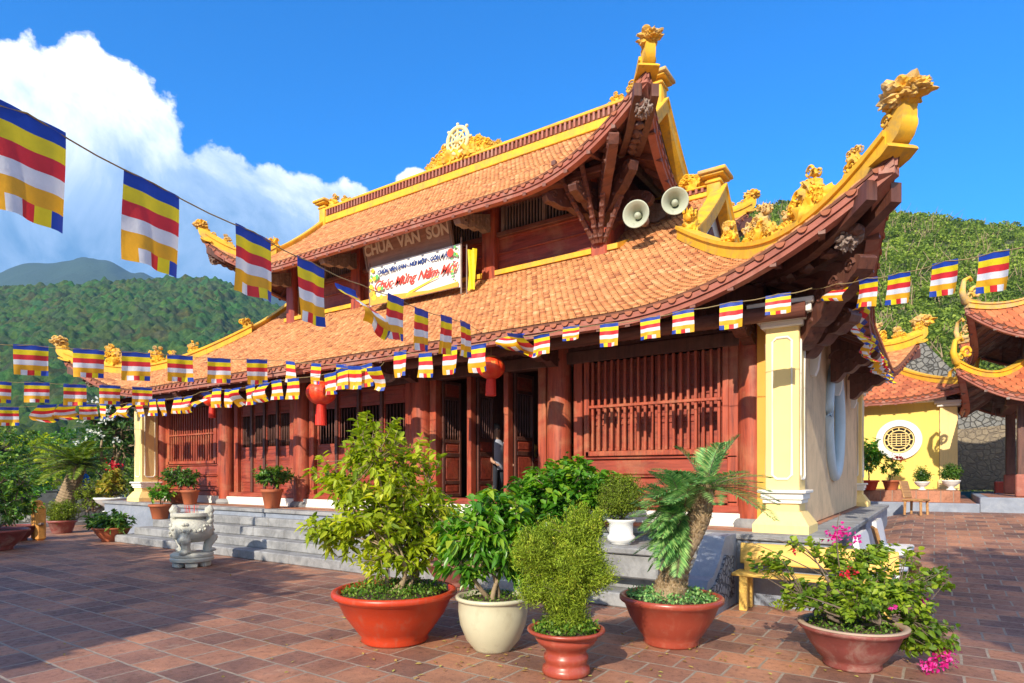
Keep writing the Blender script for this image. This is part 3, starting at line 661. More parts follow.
def build_roof(R,T,pre,mt,tw=.19,th=.17,gable=True,mfin=None,ridgeband=True,rsd=3,ridge_h=.42,lumps=((.07,.32),(.17,.60),(.28,.34),(.38,.48),(.50,.28),(.62,.32)),soff=None,fin=.62,sides=(0,1,2,3),bandw=.22,bandh=.26,rakeh=.16):
    mfin=mfin or [m_yel,m_yelg]; rs=random.Random(rsd); m=MB(); rn=[]
    sl=math.hypot(R.hy-R.gy,R.zg-R.ze); sls=math.hypot(R.hx-R.gx,R.zg-R.ze)
    for sd in sides:
        f=lambda a,w,sd=sd:R.pt(sd,a,w)
        hf=(lambda w:R.hw(w)[0]) if sd in(0,2) else (lambda w:R.hw(w)[1])
        tiles(m,f,0,sl if sd in(0,2) else sls,tw,th,rs,wmax=1,hwf=hf,rn=rn)
        if gable and sd in(0,2):
            s2=math.hypot(R.gy,R.zr-R.zg)
            tiles(m,lambda a,w,sd=sd:R.up(sd,a,w),0,s2,tw,th,rs,wmax=1,hwf=lambda w:R.gx+R.ov,rn=rn)
    ro=m.build(pre+'_roof_tiles',mt,T); attr(ro,rn)
    # deck under the tiles and timber soffit below
    m=MB(); nu=48
    for sd in range(4):
        m.grid(lambda u,v,sd=sd:R.pt(sd,u*2-1,v)-Vector((0,0,.012)),nu,10,0)
        m.grid(lambda u,v,sd=sd:R.pt(sd,1-u*2,v)-Vector((0,0,.13)),nu,10,1)
        if gable and sd in(0,2): 
            m.grid(lambda u,v,sd=sd:R.up(sd,u*2-1,v)-Vector((0,0,.012)),6,4,0); m.grid(lambda u,v,sd=sd:R.up(sd,1-u*2,v)-Vector((0,0,.09)),6,4,1)
    m.build(pre+'_roof_deck',[m_mort,soff or m_soff],ro)
    # eave edge: tile nosing, pinkish fascia with carved drops, board
    m=MB(); m2=MB()
    for sd in range(4):
        path=[R.pt(sd,-1+2*k/96,0) for k in range(97)]
        m.sweep([(-.02,-.05),(.045,-.05),(.045,-.015),(-.02,-.012)],path,0)
        m.sweep([(-.03,-.125),(.025,-.125),(.03,-.055),(-.03,-.055)],path,1)
        m.sweep([(-.14,-.19),(-.01,-.19),(0,-.128),(-.14,-.128)],path,1)
        H=R.hx if sd in(0,2) else R.hy; n=int(2*H/.19)
        for k in range(n):
            p=R.pt(sd,-1+2*(k+.5)/n,0); q=R.pt(sd,-1+2*(k+.9)/n,0); tt=q-p; tt.z=0; tt.normalize(); o=Vector((tt.y,-tt.x,0))
            c=p+o*.035+Vector((0,0,-.03)); r=.055
            m2.prism([c+tt*r*math.cos(a)+Vector((0,0,r*math.sin(a)-.01)) for a in [PI*j/8+PI for j in range(9)]],o*.02,0)
    fa=m.build(pre+'_eave_fascia',[m_mort,m_fasc],ro); m2.build(pre+'_eave_tile_ends',mt if mt!=m_tile else m_tile_end,ro)
    # rafters
    for sd in range(4):
        m=MB(); X=R.hx if sd in(0,2) else R.hy; n=int(2*X/.42)
        for k in range(n+1):
            x=-X+.1+k*(2*X-.2)/n; pts=[]
            for q in range(7):
                w=q/6*.55+.005; h=R.hw(w)[0 if sd in(0,2) else 1]
                if abs(x)>h*.995: break
                pts.append(R.pt(sd,x/h,w)-Vector((0,0,.13)))
            if len(pts)>1: m.sweep([(-.035,-.1),(.035,-.1),(.035,0),(-.035,0)],pts)
        m.build(pre+'_rafters',soff or m_soff,ro)
    # hips
    for ci,(sd) in enumerate((0,1,2,3)):
        pts=[R.pt(sd,1,1-k/24) for k in range(25)]
        m=MB(); path=[p-Vector((0,0,.02)) for p in pts]
        b2=bandw/2
        m.sweep([(-b2,0),(b2,0),(b2,bandh*.72),(b2+.03,bandh*.74),(b2+.03,bandh),(-b2-.03,bandh),(-b2-.03,bandh*.74),(-b2,bandh*.72)],path,0)
        hp=m.build(pre+'_hip_ridge',mfin[0],ro)
        if fin>0:
            m=MB(); dv=pts[-1]-pts[-4]; dv.z=0; dv.normalize(); finial(m,R,pts,dv,fin,ci*7+rsd); m.build('dragon_finial',mfin,hp,angle=38)
            for li,(wv,sz) in enumerate(lumps):
                i=int((1-wv)*24); u=pts[min(i+1,24)]-pts[i-1]; u.z=0
                m=MB(); carve(m,pts[i]+Vector((0,0,bandh-.08)),sz*.8,u,ci*31+li*5+rsd,0,6); carve(m,pts[i]+Vector((0,0,bandh+sz*.35)),sz*.62,u,ci*37+li+rsd,1,5); m.build('carved_cloud_scroll',mfin,hp,angle=60)
            # lion mask and beam under the corner
            m=MB(); c=R.pt(sd,1,.0); c2=R.pt(sd,1,.55); 
            hb=[c+(c2-c)*k/8 for k in range(9)]; hb=[R.pt(sd,1,.02+.6*k/8)-Vector((0,0,.16)) for k in range(9)]
            for o in (-.14,.14):
                dd=(c2-c); dd.z=0; dd.normalize(); nn=Vector((-dd.y,dd.x,0))*o
                m.sweep([(-.06,-.20),(.06,-.20),(.06,0),(-.06,0)],[p+nn for p in hb])
            for k in range(7):
                p=R.pt(sd,1,.08+.5*k/7)-Vector((0,0,.36)); m.blob(p,.10,0,1,.5,k,(1,1,.7),3)
            m.build(pre+'_corner_beam',m_dark,ro)
            m=MB(); p=R.pt(sd,1,.10)-Vector((0,0,.36)); m.blob(p,.12,0,4,.6,ci,(1,1,1.1),4); 
            for o in (-1,1): m.spiral(p+nn.normalized()*o*.12,dd,(0,0,1),.09,1.3,.03)
            m.build(pre+'_corner_mask',m_grey,ro)
    if not gable: return ro
    # gable ends, rakes, ridge
    for sg in (-1,1):
        m=MB(); X=R.cx+sg*(R.gx-.02); zb=R.zg-.25
        m.prism([(X,R.cy-R.gy-.05,zb),(X,R.cy+R.gy+.05,zb),(X,R.cy,R.zr)],Vector((-sg*.1,0,0)))
        gp=m.build(pre+'_gable_panel',m_blue if pre=='lower' else m_grey,ro)
        m=MB(); k=.55
        m.prism([(X+sg*.004,R.cy-R.gy*k,zb+.2),(X+sg*.004,R.cy+R.gy*k,zb+.2),(X+sg*.004,R.cy,R.zg+(R.zr-R.zg)*k)],Vector((sg*.02,0,0))); m.build('gable_vent',m_dark,gp)
        for sd in (0,2):
            pts=[R.up(sd,(sg if sd==0 else -sg),k/10) for k in range(11)]
            m=MB()
            off=Vector((-sg*.09,0,0)); pp=[p+off for p in pts]
            m.sweep([(-.11,-.16),(.11,-.16),(.11,rakeh),(-.11,rakeh)],[pp[0]+(pp[0]-pp[1])*.6]+pp)
            m.sweep([(-.14,rakeh-.05),(.14,rakeh-.05),(.14,rakeh+.002),(-.14,rakeh+.002)],[pp[0]+(pp[0]-pp[1])*.6]+pp)
            rk=m.build(pre+'_rake_ridge',mfin[0],ro)
            m=MB(); e=pp[0]; u=pp[0]-pp[1]; carve(m,e+Vector((0,0,.02)),.42,(0,-1 if sd==0 else 1,0),sg*3+sd+rsd,0,7); m.build(pre+'_rake_end_ornament',mfin,rk,angle=60)
    if ridgeband:
        z=R.zr-.06; X=R.gx+R.ov-.1; h=ridge_h
        m=MB(); m.cbox(R.cx-X,R.cx+X,R.cy-.13,R.cy+.13,z,z+h*.42,.01,0); m.cbox(R.cx-X,R.cx+X,R.cy-.15,R.cy+.15,z+h*.85,z+h,.01,0)
        m.box(R.cx-X,R.cx+X,R.cy-.09,R.cy+.09,z+h*.42,z+h*.85,1)
        n=int(2*X/.12)
        for k in range(n):
            x=R.cx-X+(k+.5)*2*X/n
            for sgn in(-1,1): m.box(x-.025,x+.025,R.cy+sgn*.12-.03,R.cy+sgn*.12+.03,z+h*.45,z+h*.83,2)
        rb=m.build(pre+'_main_ridge',[m_yel,m_mort,m_fasc],ro)
        for sg in (-1,1):
            x=R.cx+sg*(X-.08); m=MB()
            m.cbox(x-.13,x+.13,R.cy-.16,R.cy+.16,z-.1,z+h+.12,.01,0)
            for e,a,b in ((.03,.0,.05),(.09,.12,.17),(.14,.17,.24)): m.cbox(x-.13-e,x+.13+e,R.cy-.16-e,R.cy+.16+e,z+h+a,z+h+b,.01,1 if e>.1 else 0)
            carve(m,(x-sg*.42,R.cy,z+h-.05),.42,(1,0,0),int(sg*5+rsd),0,7); carve(m,(x-sg*.95,R.cy,z+h-.06),.28,(1,0,0),int(sg*8+rsd),0,5)
            m.build(pre+'_ridge_end_ornament',mfin,rb,angle=60)
    return ro
m_tile_end=M_basic('tile_ends',(.36,.12,.06),.8,.3,8,.3,.01)
RL=Roof(CX,CYY,9.35,4.85,6.42,1.75,3.78,5.78,7.2,1.02,3.0,.42)
RL.ex=4.5
RU=Roof(CX,CYY,6.05,2.9,5.28,1.75,6.98,7.85,9.30,1.02,2.6,.30,ov=.2)
build_roof(RL,T,'lower',m_tile,tw=.118,th=.108,ridgeband=True,ridge_h=.22,bandh=.23)
ru=build_roof(RU,T,'upper',m_tile,tw=.118,th=.108,rsd=9,ridge_h=.46,lumps=((.22,.30),(.55,.26)),bandh=.22,fin=.52)
m_pyel=M_basic('pale_yellow_paint',(.80,.70,.35),.6,.15)
# wheel of the law on the ridge centre
m=MB(); c=Vector((CX,CYY,9.30+.40))
for k,(dx,s) in enumerate(((-1.1,.25),(-.78,.4),(-.45,.55),(0,.55),(.45,.55),(.78,.4),(1.1,.25),(-.25,.62),(.25,.62))): carve(m,c+Vector((dx,0,-.05)),s,(1,0,0),k+50,0,8)
wc=c+Vector((0,-.14,.46)); pts=[wc+Vector((math.cos(2*PI*k/28)*.33,0,math.sin(2*PI*k/28)*.33)) for k in range(29)]
m.tube(pts,.055,8,2,False); m.tube([p*1 for p in [wc+Vector((math.cos(2*PI*k/20)*.2,0,math.sin(2*PI*k/20)*.2)) for k in range(21)]],.03,6,2,False)
for k in range(8):
    d=Vector((math.cos(k*PI/4),0,math.sin(k*PI/4))); m.tube([wc,wc+d*.42],[.035,.03],6,2); m.blob(wc+d*.42,.045,2,1,.1)
m.blob(wc,.1,2,2,.1)
m.build('dharma_wheel_ornament',[m_yel,m_yelg,m_pyel],ru,angle=60)

# ================= upper storey =================
UX0,UX1,UY=-14.95,-5.25,11.0
m=MB(); zf=5.6
m.box(UX0,UX1,UY,UY+.08,zf,6.75); m.box(UX0,UX1,14.0,14.08,zf,7.5); m.box(UX1-.08,UX1,UY+.08,14,zf,7.5); m.box(UX0,UX0+.08,UY+.08,14,zf,7.5)
for z in (6.05,6.38,6.7): m.cbox(UX0,UX1,UY-.035,UY-.002,z,z+.04,.01)
m.build('upper_wall_boards',m_redh,T)
m=MB(); m.cbox(UX0-.05,UX1+.05,UY-.10,UY+.12,6.74,6.84,.01); m.cbox(UX0-.6,UX1+.6,UY-.12,UY+.1,7.40,7.62,.015); m.cbox(UX1-.1,UX1+.12,UY-.6,14.5,7.40,7.62,.015)
m.cbox(UX0-.3,UX1+.3,UY-.85,UY-.65,7.08,7.22,.02)
m.build('upper_beam',m_soff,T)
ux=[-14.85,-12.2,-8.0,-5.35]
for x in ux:
    m=MB(); m.cbox(x-.17,x+.17,UY-.2,UY+.16,5.5,7.5,.03); m.build('upper_column',m_red,T)
for a,b in ((-14.6,-12.45),(-11.95,-8.25),(-7.75,-5.6)):
    m=MB(); m.box(a,b,UY+.1,UY+.12,6.84,7.4,1)
    for xx in (a,(a+b)/2-.04,b-.08): m.cbox(xx,xx+.08,UY-.05,UY+.06,6.84,7.4,.008,0)
    n=int((b-a)/.075)
    for k in range(n): x=a+(k+.5)*(b-a)/n; m.box(x-.015,x+.015,UY+.0,UY+.03,6.84,7.4,2)
    m.build('slatted_vent_window',[m_grey,m_black,m_grey],T)
for x in (UX0+.3,UX1-.28):
    m=MB(); m.box(x-.02,x+.04,UY-.06,UY-.036,5.8,6.72); m.build('corner_board',m_cwood,T)
# carved cantilever brackets
def bracket(p0,dirv,L,h0,h1,zs,name='carved_bracket',mat=m_grey,th=.16):
    d=Vector((dirv[0],dirv[1],0)).normalized(); n=Vector((-d.y,d.x,0)); p=Vector(p0); top=[];bot=[]
    k=24
    for i in range(k+1):
        t_=i/k; e=math.sqrt(max(0,1-max(0,(t_-.82)/.18)**2))
        top.append(p+d*L*t_+Vector((0,0,zs*t_-h1*.35*(1-e))))
        h=(h0*(1-t_)**1.3+h1)*(.25+.75*e)+.06*abs(math.sin(t_*3.5*PI))*(1-.4*t_); bot.append(p+d*L*t_+Vector((0,0,zs*t_-h)))
    m=MB(); m.prism([q-n*th/2 for q in top+bot[::-1]],n*th)
    for sg in (-1,1):
        m.spiral(p+d*L*.86+n*sg*(th/2+.004)+Vector((0,0,zs*.86-h1*.5)),d,(0,0,1),h1*.42,1.4,.022)
        for q,r in ((.2,.34),(.42,.28),(.64,.26)): m.spiral(p+d*L*q+n*sg*(th/2+.002)+Vector((0,0,zs*q-(h0*(1-q)**1.3+h1)*.5)),d,(0,0,1),(h0*(1-q)+h1)*r*.8,1.3,.02,sgn=-1)
        for q in (.1,.3,.52,.74): m.blob(p+d*L*q+n*sg*th*.4+Vector((0,0,zs*q-(h0*(1-q)**1.3+h1)*.86)),.045,0,1,.5,int(q*20))
    m.build(name,mat,T)
for x in ux[1:3]+[-14.85]: bracket((x,UY-.1,7.26),(0,-1),1.15,.16,.20,-.40)
xc=-5.35
bracket((xc,UY-.1,7.3),(.55,-.83),1.75,.6,.26,.05,mat=m_soff); bracket((xc,UY-.1,7.22),(0,-1),1.15,.5,.2,-.36,mat=m_dark)
bracket((xc,UY-.1,7.15),(.80,-.6),1.3,.6,.24,.0,mat=m_dark); bracket((xc,UY+.05,7.15),(1,0.05),1.0,.6,.22,-.25,mat=m_dark); bracket((xc,UY-.1,7.2),(-.5,-.86),1.25,.5,.2,-.36,mat=m_dark)
bracket((xc+.1,UY+.9,7.25),(1,0),.95,.5,.22,-.34)
m=MB()
for i,(dx,dy) in enumerate(((.12,-.99),(.5,-.86),(.85,-.5),(-.35,-.93))):   # stepped teeth running up the corner struts
    for k in range(9):
        q=k/8; p=Vector((xc+dx*(.22+.95*q),UY-.15+dy*(.2+.9*q),6.15+1.15*q)); m.cbox(p.x-.045,p.x+.045,p.y-.045,p.y+.045,p.z-.05,p.z+.05,.012)
    m.tube([(xc+dx*.15,UY-.15+dy*.12,6.05),(xc+dx*1.1,UY-.15+dy*1.02,7.2)],.05,6)
m.build('corner_strut',m_soff,T)
# curtain of white dragon panels is absent; lower corner brackets under the side eave
for yy in (9.0,11.6,14.4): bracket((-1.42,yy,3.86),(1,-.1 if yy>9.5 else -.5),.70,.55,.16,-.22,mat=m_dark,th=.22)
bracket((-1.42,8.7,3.9),(.66,-.75),1.25,.5,.2,.15,mat=m_dark,th=.2)
for yy in (9.9,12.6,15.2):
    m=MB(); m.prism([(-1.50,yy,3.75),(-1.16,yy,3.75),(-1.2,yy,3.6),(-1.36,yy,3.5),(-1.4,yy,3.15),(-1.44,yy,3.05),(-1.50,yy,3.05)],Vector((0,.16,0))); m.build('white_corbel',m_trim,T)
for x in cols: bracket((x,FW-.1,3.92),(0,-1),1.3,.34,.16,-.30,mat=m_dark)
# yellow flashing where the lower roof meets the upper walls
m=MB(); m.sweep([(-.05,-.03),(.05,-.03),(.05,.07),(-.05,.07)],[(UX0-.2,UY-.12,5.93),(UX1+.28,UY-.12,5.93),(UX1+.28,UY+.9,6.4)]); m.build('roof_flashing',m_yel,T)
# round carved clock-like boss under the eave
m=MB(); bc=PY(386,370,8.2); m.tube([bc+Vector((0,0,0)),bc+Vector((0,.1,0))],.22,20); m.blob(bc+Vector((0,-.02,0)),.15,0,3,.7,4,(1,.4,1),5); m.build('carved_boss',m_grey,T)

# ================= staircase =================
xl,xr=-16.2,-2.05
ST=thing('stone_staircase',(-9,7.4,0),'wide grey stone steps climbing from the courtyard to the temple terrace','staircase')
rs=random.Random(4)
for k in range(4):
    m=MB(); y0=6.92+k*.30; z=.175*(k+1); x=xl+k*.28; xe=-2.32
    xx=x
    while xx<xe-.05:
        nx=min(xx+rs.uniform(1.0,1.7),xe); m.cbox(xx,nx-.006,y0+rs.uniform(-.006,.006),8.0,z-.175,z,.018); xx=nx
    m.build('step',m_stone,ST)
def cheek(xa,xb):
    m=MB(); pr=[(8.0,0),(8.0,HP+.0),(7.5,HP-.0),(7.25,.62),(7.0,.46),(6.82,.44),(6.75,.36),(6.75,0)]
    m.prism([(xa,a,b) for a,b in pr],Vector((xb-xa,0,0))); o=m.build('side_block',m_stoneb,ST)
    m=MB(); m.prism([(xb+.002,a,b) for a,b in ((7.8,.12),(7.8,.62),(7.45,.66),(7.25,.5),(7.0,.36),(6.85,.34),(6.85,.12))],Vector((.025,0,0))); m.build('carved_relief_panel',m_reli,o)
cheek(-2.32,-2.05)
m=MB(); m.cbox(-4.2,-2.7,7.0,7.99,.351,.64,.02); m.cbox(-4.24,-2.66,6.96,7.99,.641,.72,.015); m.build('landing_block',m_stone,ST)
# ================= sign board and banner =================
def text(body,size,mat,loc,rx,parent,name,ext=.004,shear=0,bold=0,align='CENTER'):
    cu=bpy.data.curves.new(name,'FONT'); cu.body=body; cu.size=size; cu.extrude=ext; cu.align_x=align; cu.align_y='CENTER'; cu.shear=shear; cu.offset=bold
    tmp=bpy.data.objects.new(name,cu); COL.objects.link(tmp); bpy.context.view_layer.update()
    me=bpy.data.meshes.new_from_object(tmp.evaluated_get(bpy.context.evaluated_depsgraph_get())); bpy.data.objects.remove(tmp)
    me.materials.clear(); me.materials.append(mat); o=bpy.data.objects.new(name,me); COL.objects.link(o)
    o.parent=parent; o.location=loc; o.rotation_euler=rx; return o
def flat(name,c,rough=.6): 
    return M_basic(name,c,rough,.04,4,.02,.001)
m_sgn=M_wood('brown_sign_wood',(.36,.20,.14),(.25,.13,.09),.5,'x',weather=(.42,.28,.2)); m_sgt=flat('faded_letters',(.75,.66,.55)); m_bw=flat('banner_white',(.80,.78,.72)); m_nav=flat('navy_print',(.02,.05,.22)); m_bred=flat('red_print',(.62,.06,.04)); m_by=flat('banner_yellow',(.85,.62,.04)); m_bor=flat('banner_orange',(.85,.36,.05)); m_bgr=flat('banner_green',(.12,.45,.12))
sg=thing('wooden_sign_board',(-9.88,10.25,6.86),'brown wooden name board with carved pale letters under the upper eave','sign')
sg.rotation_euler=(math.radians(14),0,0)
m=MB(); m.cbox(-1.28,1.28,-.03,.03,-.36,.36,.01); m.build('board',m_sgn,sg,world=False)
m=MB()
for a in ((-1.33,1.33,-.05,.035,.36,.42),(-1.33,1.33,-.05,.035,-.42,-.36),(-1.34,-1.28,-.05,.035,-.36,.36),(1.28,1.34,-.05,.035,-.36,.36)): m.cbox(*a,.008)
m.build('frame',m_grey,sg,world=False)
text('CHÙA  VÂN  SƠN',.33,m_sgt,(0,-.04,.03),(PI/2,0,0),sg,'lettering',bold=.012)
bn=thing('new_year_banner',(-9.62,10.2,6.02),'white new year banner with red script and navy capitals hung under the wooden board','banner')
m=MB(); W2,H2=1.36,.46
m.grid(lambda u,v:((u*2-1)*W2,.03*math.sin(u*9)*math.sin(v*3.1),(v*2-1)*H2),40,8,0); b=m.build('banner_cloth',m_bw,bn,world=False,smooth=True)
text('CHÙA VÂN SƠN - NÚI MỘT - CÔN ĐẢO',.122,m_nav,(.02,-.036,.27),(PI/2,0,0),bn,'lettering',bold=.006,shear=.15)
text('Chúc Mừng Năm Mới',.275,m_bred,(.02,-.036,-.03),(PI/2,0,0),bn,'lettering',bold=.006,shear=.5)
m=MB(); rs=random.Random(5)
def disc(m,x,z,r,mi,y=-.034,n=10): m.add([(x+r*math.cos(2*PI*k/n),y,z+r*math.sin(2*PI*k/n)) for k in range(n)],[tuple(range(n))],mi)
for k in range(20):
    x=-W2+.06+rs.random()**1.6*.4; z=rs.uniform(-H2+.08,H2-.08); 
    disc(m,x,z,rs.uniform(.03,.07),rs.choice((0,0,0,1,3)),-.034-.0006*k)
for k in range(22):
    disc(m,W2-.05-rs.random()*.16,rs.uniform(-H2+.1,H2-.06),rs.uniform(.015,.035),rs.choice((0,1,3,3)),-.034-.0006*k)
disc(m,1.12,.30,.09,2,-.05,18)
m.add([(-W2+.03,-.0335,-H2+.01),(W2-.03,-.0335,-H2+.01),(W2-.03,-.0335,-H2+.12),(.5,-.0335,-H2+.07),(-.5,-.0335,-H2+.15),(-W2+.03,-.0335,-H2+.2)],[(0,1,2,3,4,5)],1)
m.add([(-.2,-.0345,-H2+.05),(.75,-.0345,-.15),(.78,-.0345,-.12),(-.1,-.0345,-H2+.14)],[(0,1,2,3)],0)
m.build('printed_blossoms',[m_by,m_bor,m_bred,m_bgr],bn,world=False)
m=MB(); m.tube([(-W2-.02,0,-H2-.15),(-W2-.02,0,H2+.1)],.02,6); m.tube([(W2+.02,0,-H2-.15),(W2+.02,0,H2+.12)],.02,6); m.build('banner_pole',m_grey,bn,world=False)
yf=thing('folded_yellow_flag',(-8.0,10.25,5.9),'yellow cloth flag hanging folded at the right end of the new year banner','flag')
m=MB(); m.grid(lambda u,v:(-.11+.22*u,.04*math.sin(u*11+v*3),-.42+.84*v),12,8); m.build('cloth',m_flag[1],yf,world=False,smooth=True)
m=MB(); m.tube([(-.13,0,-.55),(-.13,0,.55)],.015,6); m.build('pole',m_grey,yf,world=False)

# ================= loudspeakers =================
def horn(px,py,d,aim,label,r=.225):
    c=PD(px,py,d); o=thing('horn_loudspeaker',c,label,'loudspeaker','horn loudspeakers under the upper eave')
    q=Vector(aim).normalized().to_track_quat('Z','Y').to_matrix().to_4x4()
    m=MB(); pr=[(.05,-.42),(.055,-.3),(.075,-.22),(.11,-.13),(.17,-.05),(r-.01,0),(r+.012,.01),(r+.012,.02),(r-.012,.012),(.16,-.04),(.10,-.12),(.065,-.2),(.05,-.26)]
    m.lathe(pr,(0,0,0),32); m.v=[tuple(q@Vector(v)) for v in m.v]; m.build('horn_bell',m_horn,o,world=False,smooth=True)
    m=MB(); m.lathe([(0,-.25),(.06,-.25),(.06,-.10),(.045,-.06),(0,-.05)],(0,0,0),16); m.v=[tuple(q@Vector(v)) for v in m.v]; m.build('horn_core',m_horn,o,world=False,smooth=True)
    m=MB(); m.lathe([(0,-.62),(.085,-.62),(.095,-.58),(.095,-.44),(.06,-.41),(0,-.41)],(0,0,0),16); m.v=[tuple(q@Vector(v)) for v in m.v]; m.build('driver_unit',m_grey,o,world=False,smooth=True)
    m=MB(); e=q@Vector((0,0,-.5)); m.tube([e,e+Vector((-.2,.25,.1)),e+Vector((-.35,.5,.12))],.018,6); m.build('bracket',m_grey,o,world=False)
horn(636,214,10.9,(.12,-.85,-.12),'pale horn loudspeaker nearer the timber corner column')
horn(675,201,11.0,(.35,-.9,-.15),'pale horn loudspeaker at the outer side of the upper eave, higher of the two')

# ================= lanterns =================
def lantern(px,py,Y,label,s,tl):
    c=PY(px,py,Y); o=thing('red_lantern',c,label,'lantern','red lanterns under the front eave')
    m=MB(); n=36; pr=[]; 
    for k in range(13):
        a=-PI/2*.86+PI*.86*k/12; pr.append((s*math.cos(a),s*.80*math.sin(a)))
    vs=[]
    for r,z in pr:
        for k in range(n):
            an=2*PI*k/n; w=1-.05*abs(math.sin(an*6)); vs.append((r*w*math.cos(an),r*w*math.sin(an),z))
    m.add(vs,[(i*n+k,i*n+(k+1)%n,(i+1)*n+(k+1)%n,(i+1)*n+k) for i in range(12) for k in range(n)]); m.build('silk_body',m_lant,o,world=False,smooth=True)
    m=MB()
    for z0 in (-.72*s,.66*s): m.lathe([(s*.25,z0),(s*.36,z0),(s*.36,z0+.035),(s*.25,z0+.035)],(0,0,0),20)
    m.build('gold_band',m_gold,o,world=False)
    m=MB(); m.lathe([(.0,-.72*s),(s*.32,-.72*s),(s*.36,-.72*s-tl*.4),(s*.38,-.72*s-tl),(s*.0,-.72*s-tl)],(0,0,0),18,wob=.05); m.build('tassel',m_lred,o,world=False)
    m=MB(); m.tube([(0,0,.66*s),(0,0,.66*s+.45)],.006,4); m.build('hanging_cord',m_cord,o,world=False)
lantern(321,393,7.9,'large pale-spotted red lantern above the tall green shrub, with a long red tassel',.29,.42)
lantern(491,368,8.0,'red lantern in front of the open temple doors',.225,.28)
lantern(212,400,8.0,'small red lantern beside the left latticed window',.20,.27)

# ================= flag buntings =================
def flag(m,A,B,h,rs,flip=False,wave=.05,crump=0,lean=0):
    """A,B: top corners; colours blue yellow red white orange and a last row of five"""
    A=Vector(A);B=Vector(B); u=B-A; n=Vector((-u.y,u.x,0)).normalized(); nx,ny=10,12; ph=rs.uniform(0,6); vs=[]
    h=h*rs.uniform(.93,1.05); crl=crump*rs.uniform(.45,.8); side=rs.choice((-1,1))
    for j in range(ny+1):
        v=j/ny
        for i in range(nx+1):
            s=i/nx; off=wave*math.sin(s*5+ph+v*2.2)*v+.014*math.sin(s*11+ph*2)*(.3+v)*(1 if u.length>.3 else .6)
            p=A+u*(s+crl*.5*v*math.sin(3*v+s*2)*side)+Vector((0,0,-h*v*(1-.35*crl*math.sin(2*s+ph)**2)))+n*(off+crl*.25*math.sin(v*4+ph))+u*lean*v+Vector((0,0,-.04*u.length*math.sin(PI*s)*(1-v)*0))
            vs.append(p)
    o=len(m.v); m.v+=[tuple(p) for p in vs]
    last=[4,3,2,1,0] if not flip else [0,1,2,3,4]
    for j in range(ny):
        for i in range(nx):
            m.f.append((o+j*(nx+1)+i,o+j*(nx+1)+i+1,o+(j+1)*(nx+1)+i+1,o+(j+1)*(nx+1)+i))
            m.m.append(j//2 if j<10 else last[i//2])
def bunting(label,A,B,flags,h,w,flip=False,seed=0,ext=((0,0),(0,0)),wave=.05,lean=0):
    """flags: (x,y,crumple[,w,h]) top centre in the photograph, standing on the vertical plane through A,B"""
    rs=random.Random(seed); d=Vector((B[0]-A[0],B[1]-A[1],0)).normalized()
    pts=[]; o=thing('flag_bunting',PL(flags[0][0],flags[0][1],A,B),label,'bunting','strings of striped flags across the courtyard')
    for fl in flags:
        x,y,cr=fl[:3]; ww=fl[3] if len(fl)>3 else w; hh=fl[4] if len(fl)>4 else h
        p=PL(x,y,A,B); pts.append((p,cr,ww,hh))
    path=[]
    if ext[0]!=(0,0): path.append(PL(*ext[0],A,B))
    path+=[p for p,_,_,_ in pts]
    if ext[1]!=(0,0): path.append(PL(*ext[1],A,B))
    # left-to-right order in the photo
    sm=[]
    for i in range(len(path)-1):
        for k in range(4):
            t_=k/4; q=path[i].lerp(path[i+1],t_); q.z-=.02*math.sin(PI*t_); sm.append(q)
    sm.append(path[-1])
    m=MB(); m.tube(sm,.005,4); m.build('cord',m_cord,o)
    for i,(p,cr,ww,hh) in enumerate(pts):
        a=path[max(0,path.index(p)-1)]; b=path[min(len(path)-1,path.index(p)+1)]; u=(b-a).normalized()
        if u.dot(Vector((CS,SN,0)))<0 and abs(u.dot(Vector((CS,SN,0))))>.02: u=-u
        m=MB(); flag(m,p-u*ww/2,p+u*ww/2,hh,rs,flip,wave,cr,lean); m.build('flag',m_flag,o,smooth=True)
def cam_plan(x,z): a,b=ray(x); return (a*z,b*z)
Aa,Ab=cam_plan(27,3.0),cam_plan(490,9.7)
bunting('nearest string of large striped flags slanting across the cloud and the roof',Aa,Ab,
 [(27,113,0),(153,183,0),(254,232,0),(311,262,0),(362,285,1.1),(395,296,.1),(421,309,.05),(446,316,.05),(465,322,.05)],.50,.385,False,1,((-60,78),(497,340)),.022)
Ca,Cb=(-11.3,3.67),(-11.0,7.5)
bunting('upper of the flag strings running in from the left to the eave',Ca,Cb,[(-20,342,0),(31,345,0),(89,349,0),(136,352,0),(180,355,0),(219,358,0),(257,359,0)],.48,.44,False,2,((-80,334),(285,360)),.03)
bunting('row of flags hung along the front eave between the shrub and the doors',(-12,7.45),(-6,7.45),[(290,361,0),(316,363,0),(341,364,0),(352,366,.1),(366,364,0),(400,351,0),(425,353,.0),(450,346,0),(478,344,.2)],.42,.28,False,3,((280,359),(497,338)),.04)
bunting('middle flag string running in from the left past the frangipani',(-15.6,3.0),(-15.5,7.5),[(-2,381,0),(37,382,0),(75,384,0),(110,385,0),(142,387,0)],.46,.44,False,4,((-70,374),(160,388)),.03)
bunting('lowest flag string at the far left in front of the dark forest',(-18.4,3.5),(-18.4,7.3),[(8,407,0),(45,405,1.2),(67,404,1.0),(88,404,.3)],.44,.42,False,5,((-60,403),(102,404)),.03)
fl=[(x,y,c) for x,y,c in [(103,403,0),(115,404,.5),(126,403,.8),(140,401,.2),(152,399,0),(163,399,.4),(177,397,.1),(188,396,.4),(200,392,.9),(217,388,.1),(229,389,0),(239,388,.6),(250,385,0),(262,383,.5),(276,380,0),(293,378,0),(330,373,0),(341,368,.1),(355,366,.1),(377,368,.7)]]
